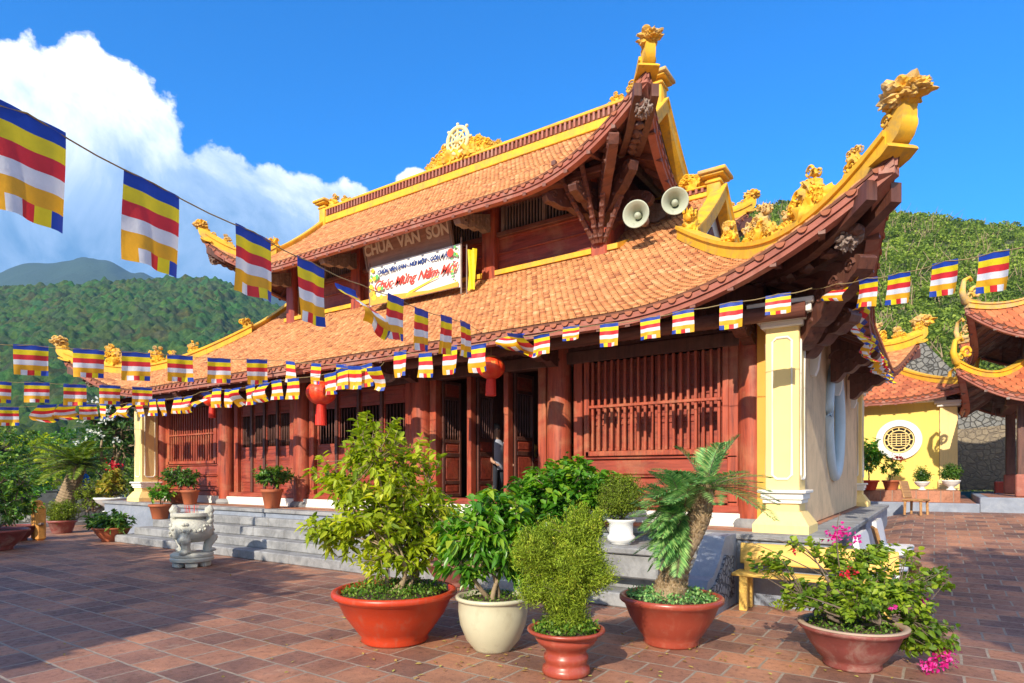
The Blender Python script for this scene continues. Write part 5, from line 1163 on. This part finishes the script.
# ================= people =================
def person(loc_,rz,label,pose,shirt,hair,s=1.0,pants=None,armfwd=.25):
    o=thing('person',loc_,label,'person',None,rz)
    V_=[(0,0,.95),(0,.0,1.12),(0,.01,1.32),(0,0,1.46),(0,-.015,1.55)]     # pelvis, waist, chest, neck, skull base
    E_=[(0,1),(1,2),(2,3),(3,4)]; R=[(.15,.11),(.13,.10),(.17,.11),(.055,.055),(.07,.08)]
    def chain(root,pts,rad):
        prev=root
        for p,r in zip(pts,rad): V_.append(p);R.append((r,r));E_.append((prev,len(V_)-1));prev=len(V_)-1
    for sx in (-1,1):
        chain(2,[(sx*.18,0,1.40),(sx*.22,-.02 if sx<0 else .02,1.16),(sx*.22,-armfwd,1.02),(sx*.21,-armfwd-.09,.98)],[.055,.045,.034,.03])
        chain(0,[(sx*.10,0,.88),(sx*.11,-.04 if sx<0 else .04,.50),(sx*.11,.02 if sx<0 else -.05,.09),(sx*.11,-.10,.035)],[.095,.062,.042,.035])
    V_.append((0,-.01,1.66)); R.append((.085,.095)); E_.append((4,len(V_)-1)); V_.append((0,-.005,1.74)); R.append((.065,.075)); E_.append((len(V_)-2,len(V_)-1))
    V_=[(a*s,b*s,c*s) for a,b,c in V_]
    me=bpy.data.meshes.new('body'); me.from_pydata(V_,E_,[]); me.materials.append(m_skin); b=bpy.data.objects.new('body',me); COL.objects.link(b); b.parent=o
    md=b.modifiers.new('skin','SKIN'); 
    for i,sv in enumerate(me.skin_vertices[0].data): sv.radius=(R[i][0]*s,R[i][1]*s); sv.use_root=(i==0)
    md2=b.modifiers.new('sub','SUBSURF'); md2.levels=2; md2.render_levels=2
    # face, ears, fingers
    m=MB(); h=lambda x,y,z:(x*s,y*s,z*s)
    m.blob(h(0,-.105,1.645),.018*s,0,2,.1,1,(.8,1,1.4)); 
    for sx in (-1,1): m.blob(h(sx*.088,0,1.65),.022*s,0,2,.1,1,(.5,.8,1.4))
    for sx in (-1,1):
        for k in range(4): bx=sx*.21-.03+.02*k; y0=-armfwd-.11; m.tube([h(bx,y0,.975),h(bx,y0-.035,.955),h(bx,y0-.055,.93)],[.009*s,.008*s,.006*s],6)
        m.tube([h(sx*.18,-armfwd-.08,.975),h(sx*.165,-armfwd-.12,.955)],[.010*s,.008*s],6)
    m.build('face_and_fingers',m_skin,b,world=False,smooth=True)
    m=MB(); 
    for sx in (-1,1): m.blob(h(sx*.033,-.092,1.665),.010*s,0,2,0)
    m.build('eyes',m_black,b,world=False,smooth=True)
    m=MB(); m.blob(h(0,.015,1.705),.112*s,0,3,.12,3,(.86,.98,.82)); m.build('hair',hair,o,world=False,smooth=True)
    m=MB()
    def ell(z,rx,ry,y=0,n=20): return [h(rx*math.cos(2*PI*k/n),y+ry*math.sin(2*PI*k/n),z) for k in range(n)]
    rings=[(.86,.175,.135,0),(1.0,.17,.13,0),(1.12,.165,.125,0),(1.28,.195,.14,.0),(1.38,.19,.125,0),(1.44,.13,.09,0),(1.475,.07,.07,0)]
    vs=[];n=20
    for r in rings: vs+=ell(*r)
    m.add(vs,[(i*n+k,i*n+(k+1)%n,(i+1)*n+(k+1)%n,(i+1)*n+k) for i in range(len(rings)-1) for k in range(n)])
    for sx in (-1,1): m.tube([h(sx*.15,0,1.41),h(sx*.195,-.0,1.33),h(sx*.22,-.01*sx,1.2)],[.075*s,.072*s,.07*s],12)
    m.build('shirt',shirt,o,world=False,smooth=True)
    m=MB()
    for sx in (-1,1): m.tube([h(sx*.085,0,.97),h(sx*.10,-.01,.8),h(sx*.11,-.04 if sx<0 else .04,.5),h(sx*.11,.02 if sx<0 else -.045,.1)],[.12*s,.115*s,.085*s,.075*s],12)
    m.build('trousers',pants or m_pants,o,world=False,smooth=True)
    m=MB()
    for sx in (-1,1): m.blob(h(sx*.11,-.05,.04),.09*s,0,2,0,0,(.55,1.25,.45))
    m.build('shoes',m_dark,o,world=False,smooth=True)
    return o
p=PD(496,500,12.1); person((p.x,p.y,HP),math.radians(80),'person in a pale grey shirt standing inside the open temple doors',0,m_shirtg,m_hairg,.97,armfwd=.12)
p=PD(84,497,22.5); person((p.x,p.y,.0),math.radians(-35),'person in a bright blue shirt walking behind the cycad trunk',0,m_shirtb,m_hair,1.12)
# ================= far right: terraces, gate wall, rubble walls, bell pavilion =================
m=MB(); m.cbox(-9,.95,20.6,30,-.1,.82,.015); struct('rear_terrace_step',m,m_pave2)
m=MB(); m.cbox(-9,.6,21.8,30,.80,1.14,.015); struct('rear_terrace',m,m_pave2)
m=MB(); m.cbox(-9.05,.98,20.55,20.75,-.1,.835,.015); struct('terrace_edge_kerb',m,m_stoneb)
G=thing('gate_building',(-3.5,24.5,1.2),'low yellow plastered building with a round fretwork window and orange tiled roof','building')
m=MB(); m.cbox(-8,.12,24.5,24.8,1.1,4.0,.01); m.cbox(-7.8,.1,28.2,28.4,1.1,4.0,.01); m.box(-.1,.1,24.8,28.2,1.2,3.99); m.build('wall',m_wall2,G)
m=MB(); m.cbox(.13,.60,24.38,24.85,1.1,3.8,.01); m.cbox(.08,.65,24.33,24.9,1.1,1.45,.02); m.build('corner_pillar',m_cream,G)
m=MB(); m.cbox(-8,-.02,24.42,24.85,3.98,4.12,.01); m.cbox(.05,.68,24.30,24.93,3.81,3.9,.01); m.cbox(-.02,.75,24.25,24.98,3.9,4.0,.01); m.cbox(-.8,.3,24.3,24.7,4.0,4.13,.01); m.build('white_cornice',m_trim,G)
wc=Vector((-1.0,24.5,2.78)); m=MB()
def ringxz(m,c,r,th,mi=0,sq=1.0,yo=0): m.tube([(c.x+r*math.cos(2*PI*k/40),c.y+yo,c.z+r*math.sin(2*PI*k/40)) for k in range(41)],th,8,mi,False)
vs=[]
for r,y in ((.66,0),(.66,-.07),(.46,-.10),(.45,.0)):
    vs+=[(wc.x+r*math.cos(2*PI*k/48),wc.y+y-.003,wc.z+r*math.sin(2*PI*k/48)) for k in range(48)]
m.add(vs,[(i*48+k,i*48+(k+1)%48,(i+1)*48+(k+1)%48,(i+1)*48+k) for i in range(3) for k in range(48)])
wf=m.build('round_window',m_trim,G,angle=40)
m=MB(); m.add([(wc.x+.455*math.cos(2*PI*k/48),wc.y-.004,wc.z+.455*math.sin(2*PI*k/48)) for k in range(48)],[tuple(range(48))],1)
ringxz(m,wc,.42,.022,yo=-.02); ringxz(m,wc,.31,.018,yo=-.02)
for k in range(12):
    a=2*PI*k/12; m.tube([(wc.x+.31*math.cos(a),wc.y-.02,wc.z+.31*math.sin(a)),(wc.x+.42*math.cos(a),wc.y-.02,wc.z+.42*math.sin(a))],.018,6)
for z in (-.2,-.12,-.04,.04,.12,.2): 
    w_=math.sqrt(.3**2-z*z); m.tube([(wc.x-w_,wc.y-.02,wc.z+z),(wc.x+w_,wc.y-.02,wc.z+z)],.014,6)
for x in (-.2,-.07,.07,.2): m.tube([(wc.x+x,wc.y-.02,wc.z-.2),(wc.x+x,wc.y-.02,wc.z+.2)],.014,6)
m.build('fretwork',[m_cream,m_black],wf)
RG=Roof(-4.0,26.5,4.7,2.5,2.6,.12,4.12,5.55,5.6,.32,2.2,.2)
build_roof(RG,G,'gate',m_tile2,tw=.22,th=.24,gable=False,fin=.0,bandw=.2,bandh=.22,rsd=5)
m=MB(); m.cbox(-6.7,-1.3,26.4,26.6,5.5,5.78,.02); carve(m,(-1.5,26.5,5.6),.5,(1,0,0),5,0,6); m.build('gate_roof_ridge',[m_yel,m_yelg],G)
m=MB(); 
for q in range(2): m.spiral(RG.pt(0,1,.02)+Vector((.05,0,.3)),(1,-1,0),(0,0,1),.22,1.2,.06,0)
m.tube([RG.pt(0,1,.12)+Vector((0,0,.2)),RG.pt(0,1,0)+Vector((.1,-.1,.3)),RG.pt(0,1,0)+Vector((.2,-.2,.75))],[.12,.10,.04],8); m.build('curled_eave_tip',m_yel,G,smooth=True)
# rubble retaining walls
def wall_poly(name,label,pts,A,B,th,mat):
    P=[PL(x,y,A,B) for x,y in pts]; d=Vector((B[0]-A[0],B[1]-A[1],0)).normalized(); n=Vector((-d.y,d.x,0)); 
    if n.dot(fwd)<0: n=-n
    o=MB(); o.prism(P,n*th); ob=o.build(name,mat,None); tag(ob,label,'wall'); return ob
A_,B_=(-4,31.5),(8,30.5)
wall_poly('rubble_wall','tan rubble stone retaining wall between the yellow gate building and the pavilion',[(930,432),(1060,420),(1060,490),(930,490)],A_,B_,.6,m_rub)
wall_poly('rubble_slope_wall','grey rubble retaining wall stepping down the hillside above the gate roof',[(800,330),(888,352),(905,342),(920,338),(975,392),(1060,420),(1060,455),(800,455)],(-6,34.5),(9,33.2),.8,m_rubg)
m=MB(); 
# pavilion
PV=thing('bell_pavilion',(3.4,23.4,1.0),'open timber pavilion with two tiers of upturned tiled roofs at the right edge','pavilion')
m=MB(); m.cbox(1.0,6.2,20.9,26.2,0,1.0,.02); m.build('platform',m_stoneb,PV)
m=MB(); m.box(1.2,6,21.1,26,1.0,1.006); m.build('platform_floor',m_pave2,PV)
for x in (1.85,5.0):
    for y in (21.75,25.1):
        m=MB(); x+=.12; m.cbox(x-.12,x+.12,y-.12,y+.12,1.6,4.2,.02); c=m.build('post',m_dark,PV)
        m=MB(); m.cbox(x-.16,x+.16,y-.16,y+.16,1.006,1.62,.03); x-=.12; m.build('post_base',m_fasc,c)
m=MB(); m.cbox(1.6,5.2,21.6,21.9,3.5,3.72,.02); m.cbox(1.6,5.2,24.95,25.25,3.5,3.72,.02); m.cbox(1.7,2.0,21.9,24.95,3.5,3.72,.02); m.cbox(4.85,5.15,21.9,24.95,3.5,3.72,.02); m.cbox(2.2,4.6,22.2,24.6,4.2,5.9,.02); m.build('beam_frame',m_dark,PV)
RP=Roof(3.45,23.4,2.75,2.75,1.5,1.5,3.62,4.6,5,.85,1.9,.2); RP2=Roof(3.45,23.4,2.55,2.55,.25,.25,5.25,7.2,7.3,.85,1.9,.2)
m_soffg=M_wood('grey_brown_soffit',(.17,.09,.07),(.07,.04,.035),.7,'x',weather=(.36,.36,.34))
for r,p in ((RP,'lower'),(RP2,'upper')): build_roof(r,PV,p,m_tile2,tw=.22,th=.22,gable=False,fin=0,bandw=.16,bandh=.18,soff=m_soffg,rsd=6,mfin=[m_yel if r is RP else m_yelg,m_yelg])
for r,p in ((RP,'lower'),(RP2,'upper')):
    for sd in (0,1,3,2):
        m=MB(); a,b=r.pt(sd,1,.1),r.pt(sd,1,0); d=b-a; d.z=0; d.normalize()
        m.tube([a+Vector((0,0,.15)),b+Vector((0,0,.16))+d*.05,b+d*.14+Vector((0,0,.42)),b+d*.08+Vector((0,0,.72)),b-d*.10+Vector((0,0,.82)),b-d*.16+Vector((0,0,.72))],[.09,.10,.08,.055,.04,.05],8)
        m.spiral(b-d*.3+Vector((0,0,.42)),d,(0,0,1),.17,1.3,.05); m.spiral(b-d*.12+Vector((0,0,.3)),d,(0,0,1),.12,1.1,.04,sgn=-1)
        m.build('curled_eave_tip',m_yel if r is RP else m_yelg,PV,smooth=True)
m=MB(); m.blob((3.4,23.4,2.2),.1); 
m=MB(); m.lathe([(.42,1.6),(.44,1.7),(.38,1.8),(.33,2.3),(.25,2.6),(.06,2.7),(.04,2.95),(.0,3.0)],(3.4,23.4,0),28); bell=m.build('bronze_bell',m_gold,None,smooth=True); tag(bell,'bronze bell hanging inside the open timber pavilion','bell')
m=MB(); m.tube([(3.4,23.4,2.95),(3.4,23.4,4.2)],.03,6); m.build('bell_rope',m_cord,bell)
# small orange seats by the rubble wall
m=MB(); p=PD(1004,464,24); m.cbox(p.x-.3,p.x+.3,p.y-.2,p.y+.2,.59,1.35,.03); tag(m.build('red_storage_crate',m_opot),'small orange-red crate standing before the tan rubble wall','crate')

# ================= hills =================
m_canopy,t,b=nt('forest_canopy'); v=coords(t)
n1=noi(t,v,.035,6,.7); n2=noi(t,v,.35,8,.75); n3=N(t,'ShaderNodeTexVoronoi'); n3.inputs['Scale'].default_value=.16; t.links.new(v,n3.inputs['Vector'])
col=mixc(t,ramp(t,[(.3,(.014,.04,.012)),(.5,(.045,.095,.024)),(.7,(.12,.17,.04))],n2).outputs[0],(.06,.10,.035),ramp(t,[(.4,g(0)),(.7,g(.7))],n1).outputs[0])
col=mixc(t,col,n3.outputs['Color'],.30,'OVERLAY'); t.links.new(col,b.inputs['Base Color']); b.inputs['Roughness'].default_value=.9; b.inputs['Specular IOR Level'].default_value=.1
bump(t,b,n2,1.0,1.6)
def interp(tab,x):
    for (a,ya),(b_,yb) in zip(tab,tab[1:]):
        if x<=b_: 
            k=max(0,(x-a)/(b_-a)); k=k*k*(3-2*k)*.5+k*.5; return ya+(yb-ya)*k
    return tab[-1][1]
def hill(name,tab,px0,px1,d0,d1,z0,nx,nd,mat,crown=0,amp=0,freq=.12,back=1.25,pw=1.1,rough=4,label=None,foot_bias=0):
    m=MB(); vs=[]; 
    for j in range(nd+1):
        for i in range(nx+1):
            x=px0+(px1-px0)*i/nx; a,b_=ray(x); L=math.hypot(a,b_)
            q=j/nd*back; d=d0+(d1-d0)*q; zr=EYE+(HOR-interp(tab,x))*d1/F/1.0
            k=q**pw if q<=1 else 1-(q-1)*.9
            X,Y=a*d,b_*d; z=z0+(zr-z0)*k
            if q<.985: z-=abs(noise.noise(Vector((X*.012,Y*.012,1))))*rough*6*math.sin(PI*min(q,1))
            if crown:
                c=noise.voronoi(Vector((X*freq,Y*freq,0)))[0]; z+=amp*(1-min(1,c[0])*1.2)**1.0 + amp*.35*noise.noise(Vector((X*freq*2.7,Y*freq*2.7,3)))
            vs.append((X,Y,z))
    fs=[(j*(nx+1)+i,j*(nx+1)+i+1,(j+1)*(nx+1)+i+1,(j+1)*(nx+1)+i) for j in range(nd) for i in range(nx)]
    m.add(vs,fs); o=m.build(name,mat,None,smooth=True); o['kind']='structure'; return o,vs,nx
tabL=[(-160,300),(0,291),(60,287),(110,284),(150,281),(190,279),(215,281),(240,292),(270,306),(330,335),(420,372),(520,410),(620,440)]
hill('forested_hill',tabL,-160,560,95,430,-6,560,330,m_canopy,1,5.5,.15,1.2,1.15,2.0)
m_far=M_basic('distant_forest',(.03,.055,.028),.95,.3,.004,.6,6,fine=.05)
tabF=[(-200,295),(0,273),(40,265),(85,259),(105,262),(137,275),(170,281),(230,285),(262,294),(300,312),(420,365)]
hill('distant_mountain',tabF,-200,420,560,1450,-10,150,60,m_far,1,14,.012,1.15,1.1,3)
m_hill=M_basic('hillside_scrub_floor',(.085,.10,.04),.95,.45,.5,.8,.2,fine=2)
tabR=[(560,300),(640,262),(700,232),(740,210),(800,203),(860,210),(900,215),(1024,228),(1200,238),(1400,300)]
ho,hv,hn=hill('green_hillside',tabR,560,1300,38,118,.6,170,60,m_hill,0,0,.1,1.25,.95,.5)
# scrub and small trees of the hillside
m_scr=M_leaf('hillside_scrub_leaves',[(0,(.05,.085,.02)),(.35,(.13,.20,.035)),(.65,(.24,.33,.045)),(.85,(.34,.42,.07)),(1,(.38,.34,.17))],.25,.7,.15)
rs=np.random.RandomState(77); P=[];D=[];NN=[];LL=[];RR=[]; nb=60; wd=MB(); rr_=random.Random(5)
for k in range(2500):
    x=rs.uniform(715,1075); q=rs.rand()**1.25; d=38+80*q
    zr=EYE+(HOR-interp(tabR,x))*118/F; a,b_=ray(x); X,Y=a*d,b_*d
    z=.6+(zr-.6)*q**.95-abs(noise.noise(Vector((X*.012,Y*.012,1))))*.5*6*math.sin(PI*q)
    R=rs.uniform(.6,1.35)*(1+.3*q)*(1.25 if rs.rand()<.12 else 1)*(1.0 if q<.93 else .6); n=int(nb*R)+10; tone=np.clip(rs.normal(.45,.22)+.25*noise.noise(Vector((X*.07,Y*.07,5))),0,1)
    dv=rs.normal(size=(n,3)); dv/=np.linalg.norm(dv,axis=1,keepdims=True); dv[:,2]=np.abs(dv[:,2])*.9; rad=R*(.55+.5*rs.rand(n,1))
    P.append(np.array([X,Y,z+.15])+dv*rad*[1,1,.95]); D.append(dv+rs.normal(size=(n,3))*.8); NN.append(dv+rs.normal(size=(n,3))*.5+[0,0,.5]); LL.append(np.full(n,.26+.14*q)*(.6+.8*rs.rand(n))); RR.append(tone*.7+.3*rs.rand(n))
    if rs.rand()<.13:
        for s in range(4):
            h=R*rs.uniform(1.2,2.4); e=(X+rs.normal()*h*.4,Y+rs.normal()*h*.4,z+h); wd.tube([(X,Y,z),((X+e[0])/2+rs.normal()*.15,(Y+e[1])/2,z+h*.55),e],[.06,.045,.015],3,cap=False)
P=np.concatenate(P);D=np.concatenate(D);NN=np.concatenate(NN);LL=np.concatenate(LL);RR=np.concatenate(RR)
o=leaf_obj('hillside_scrub',P,D,NN,LL,LL*.85,m_scr,None,small=True,rnd=RR); tag(o,'dense sunlit scrub covering the hillside behind the temple','scrub',None,'stuff')
o=wd.build('bare_branches',m_bark); tag(o,'tangle of pale bare branches among the hillside scrub','branches',None,'stuff')

m_dkst=M_basic('dark_weathered_stone',(.07,.075,.08),.85,.4,4,.5,.02)
# ================= far left garden =================
PLX=thing('rubble_planter',(-24.4,9.2,0),'low grey rubble planter wall round the foot of the cycad','planter')
m=MB(); m.cbox(-25.8,-23.0,7.9,10.6,0,.58,.06); m.build('planter_wall',m_rubg,PLX)
m=MB(); m.grid(lambda u,v:(-25.6+2.4*u,8.1+2.3*v,.585+.03*math.sin(u*9)*math.sin(v*7)),8,8); m.build('planter_soil',m_soil,PLX)
o=thing('cycad_tree',PD(71,503,21),'cycad with a stout ringed trunk and arching yellow-green fronds at the far left','tree')
m=MB(); n=30; pts=[(.10*math.sin(k/n*1.3)-.12+.35*k/n,0,-.1+1.35*k/n) for k in range(n+1)]; pts=[loc(a-.1,b,c) for a,b,c in pts]; m.tube(pts,[(.30-.08*k/n)*(1+.08*(k%2)) for k in range(n+1)],16); m.build('trunk',m_bark,o,world=False)
wood=MB(); P=[];D=[];NN=[];LL=[]; rs=np.random.RandomState(4); top=np.array(pts[-1])
for k in range(34):
    a=2*PI*k*.381966; e=.9-1.15*(k/34); frond(wood,P,D,NN,LL,top,(math.cos(a)*math.cos(e),math.sin(a)*math.cos(e),math.sin(e)+.1),1.7+.25*rs.rand(),.30+.2*rs.rand(),44,.34,rs,.014,.25)
wood.build('frond_stems',m_bark2,o,world=False); leaf_obj('fronds',P,D,NN,np.array(LL),.06,m_cycy,o,world=False,small=True)
o=thing('frangipani_tree',PD(122,492,21.5),'frangipani with dark glossy leaves and white blossoms beside the left end of the temple','tree')
shrub(o,(0,0,-.6),[(loc(-.1,0,2.5),(1.1,1.1,.9)),(loc(.4,0,1.6),(.8,.8,.7)),(loc(-.35,.3,3.1),(.7,.7,.5))],120,11,.26,.09,m_frg,m_bark,81,stems=1,sr=.14,fork=.3,droop=.2,twl=.3,tw=.018,woodname='trunk',leafname='crown')
blossoms(o,[(loc(rs.uniform(-1.1,.5),-.9,rs.uniform(1.6,3.2)),1) for k in range(26)],m_wf,'white_blossoms',.10,5,.10)
def bush(x,y,d,rx,rz,label,mat,seed,n=120,L=.16,sm=False,name='garden_shrub',cat='shrub',extra=None,nl=12):
    p=PD(x,y,d); o=thing(name,p,label,cat,'garden shrubs at the far left')
    ells=[((0,0,rz*.9),(rx,rx,rz))]+[((rx*.5*math.cos(k*2+seed),rx*.5*math.sin(k*2+seed),rz*(1.2 if k%2 else .7)),(rx*.6,rx*.6,rz*.6)) for k in range(3)]
    shrub(o,(0,0,-.1),ells,n,nl,L,L*.45,mat,m_bark2,seed,stems=3,sr=.04,fork=.3,stemspread=rx*.3,twl=.3,tw=.006,small=sm,surf=.4); return o
o=thing('stone_urn_planter',PD(112,512,19.5),'white pedestal planter with a yellow-orange shrub left of the temple steps','planter')
pot(o,'urn',m_white,.5,.46); shrub(o,(0,0,.4),[((0,0,.85),(.48,.45,.4)),((.1,0,1.2),(.3,.3,.25))],120,14,.11,.05,m_ygl,m_bark2,91,stems=3,sr=.03,fork=.3,stemspread=.1)
blossoms(o,[(loc(0,0,1.45),2),(loc(.15,0,1.4),1)],m_redf,'red_blossoms',.08,20,.16)
bush(92,508,19.8,.55,.55,'bright yellow-green mounded shrub just right of the cycad foot',m_junc,92,150,.09,True)
bush(-5,500,24,1.5,1.5,'tall green shrub at the left edge behind the bonsai bowls',m_l3,93,170,.2)
bush(22,500,30,1.3,.9,'mid-green shrub in front of the dark parapet, second from the left edge',m_l2,94,130,.2)
bush(35,478,42,2.6,1.7,'rounded bright green tree crown low behind the parapet near the left edge',m_l1,95,220,.3,name='small_tree',cat='tree')
bush(5,474,44,2.8,2.2,'yellow-green tree crown at the left edge against the forest',m_cycy,96,220,.32,name='small_tree',cat='tree')
bush(65,480,50,3.0,2.2,'mid-green tree crown behind the cycad fronds',m_l2,97,220,.34,name='small_tree',cat='tree')
bush(100,482,48,3.2,2.6,'darker tree crown between the cycad and the frangipani',m_l3,98,240,.34,name='small_tree',cat='tree')
bush(135,485,46,3.0,3.0,'leafy tree crown just left of the yellow pillars',m_l3,99,240,.34,name='small_tree',cat='tree')
bush(45,492,34,1.2,.7,'low bright shrub between the parapet and the cycad',m_l1,100,100,.18)
bush(125,498,27,1.1,.9,'yellow-green shrub behind the white pedestal planter',m_cycy,101,110,.18)
m=MB(); a=PD(-120,492,30); b_=PD(58,492,33)
d=(b_-a); d.z=0; L_=d.length; Mw=Matrix.Translation((a.x,a.y,0))@Matrix.Rotation(math.atan2(d.y,d.x),4,'Z'); m.cbox(0,L_,-.15,.15,0,.72,.02,0,Mw); m.cbox(-.05,L_+.05,-.22,.22,.72,.82,.02,0,Mw)
for k in range(int(L_/1.5)): m.cbox(k*1.5,k*1.5+.25,-.19,.19,.0,.718,.02,0,Mw)
tag(m.build('dark_parapet_wall',m_dkst),'dark low parapet wall along the far left edge of the courtyard','wall')
m=MB(); vsn=[]
m.grid(lambda u,v:(-90+68*u,-30+110*v,-.12-.6*max(0,(1-u)-.4)*8),30,40); struct('lower_garden_ground',m,m_earth)

# ================= trees behind the viewpoint that shade the paving =================
def shade_tree(x,y,label,ells,n,seed,L=.22,trunk=.22,mat=m_dk):
    o=thing('shade_tree',(x,y,0),label,'tree','shade trees behind the viewpoint'); shrub(o,(0,0,-.1),ells,n,16,L,L*.5,mat,m_bark,seed,stems=1,sr=trunk,fork=.45,droop=.2,twl=.5,tw=.012,woodname='trunk',leafname='crown',surf=.38); return o
shade_tree(-8.3,-4.7,'leafy shade tree standing behind the viewpoint on the left',[((-.4,0,4.9),(3.0,2.3,1.35)),((-2.8,.4,4.6),(2.2,1.8,1.1)),((1.4,-.5,4.2),(1.6,1.5,.8))],1000,111,L=.3)
shade_tree(-14.6,-5.2,'second shade tree, farthest left of the viewpoint',[((0,0,5.0),(3.0,2.3,1.3)),((-2.5,.5,4.8),(2.2,1.8,1.2)),((1.5,1.6,5.4),(1.6,1.2,.7))],900,112,L=.3)
shade_tree(2.35,-.9,'slender shade tree to the right of the viewpoint',[((-.2,0,6.2),(1.35,1.9,1.1)),((.7,.5,6.6),(1.3,1.6,1.0)),((.2,1.2,7.3),(1.1,1.2,.9))],520,113,trunk=.12)
HAZE=True
if HAZE:
    m=MB(); m.box(-3600,2400,-1500,4000,-30,540); hz,t,b=nt('haze_air'); t.nodes.remove(b); pv=N(t,'ShaderNodeVolumePrincipled'); pv.inputs['Color'].default_value=(.28,.55,.95,1); pv.inputs['Density'].default_value=.00021; pv.inputs['Anisotropy'].default_value=.0
    t.links.new(pv.outputs[0],t.nodes['Material Output'].inputs['Volume']); o=m.build('haze',hz); tag(o,'thin blue haze over the valley','haze',None,'stuff')
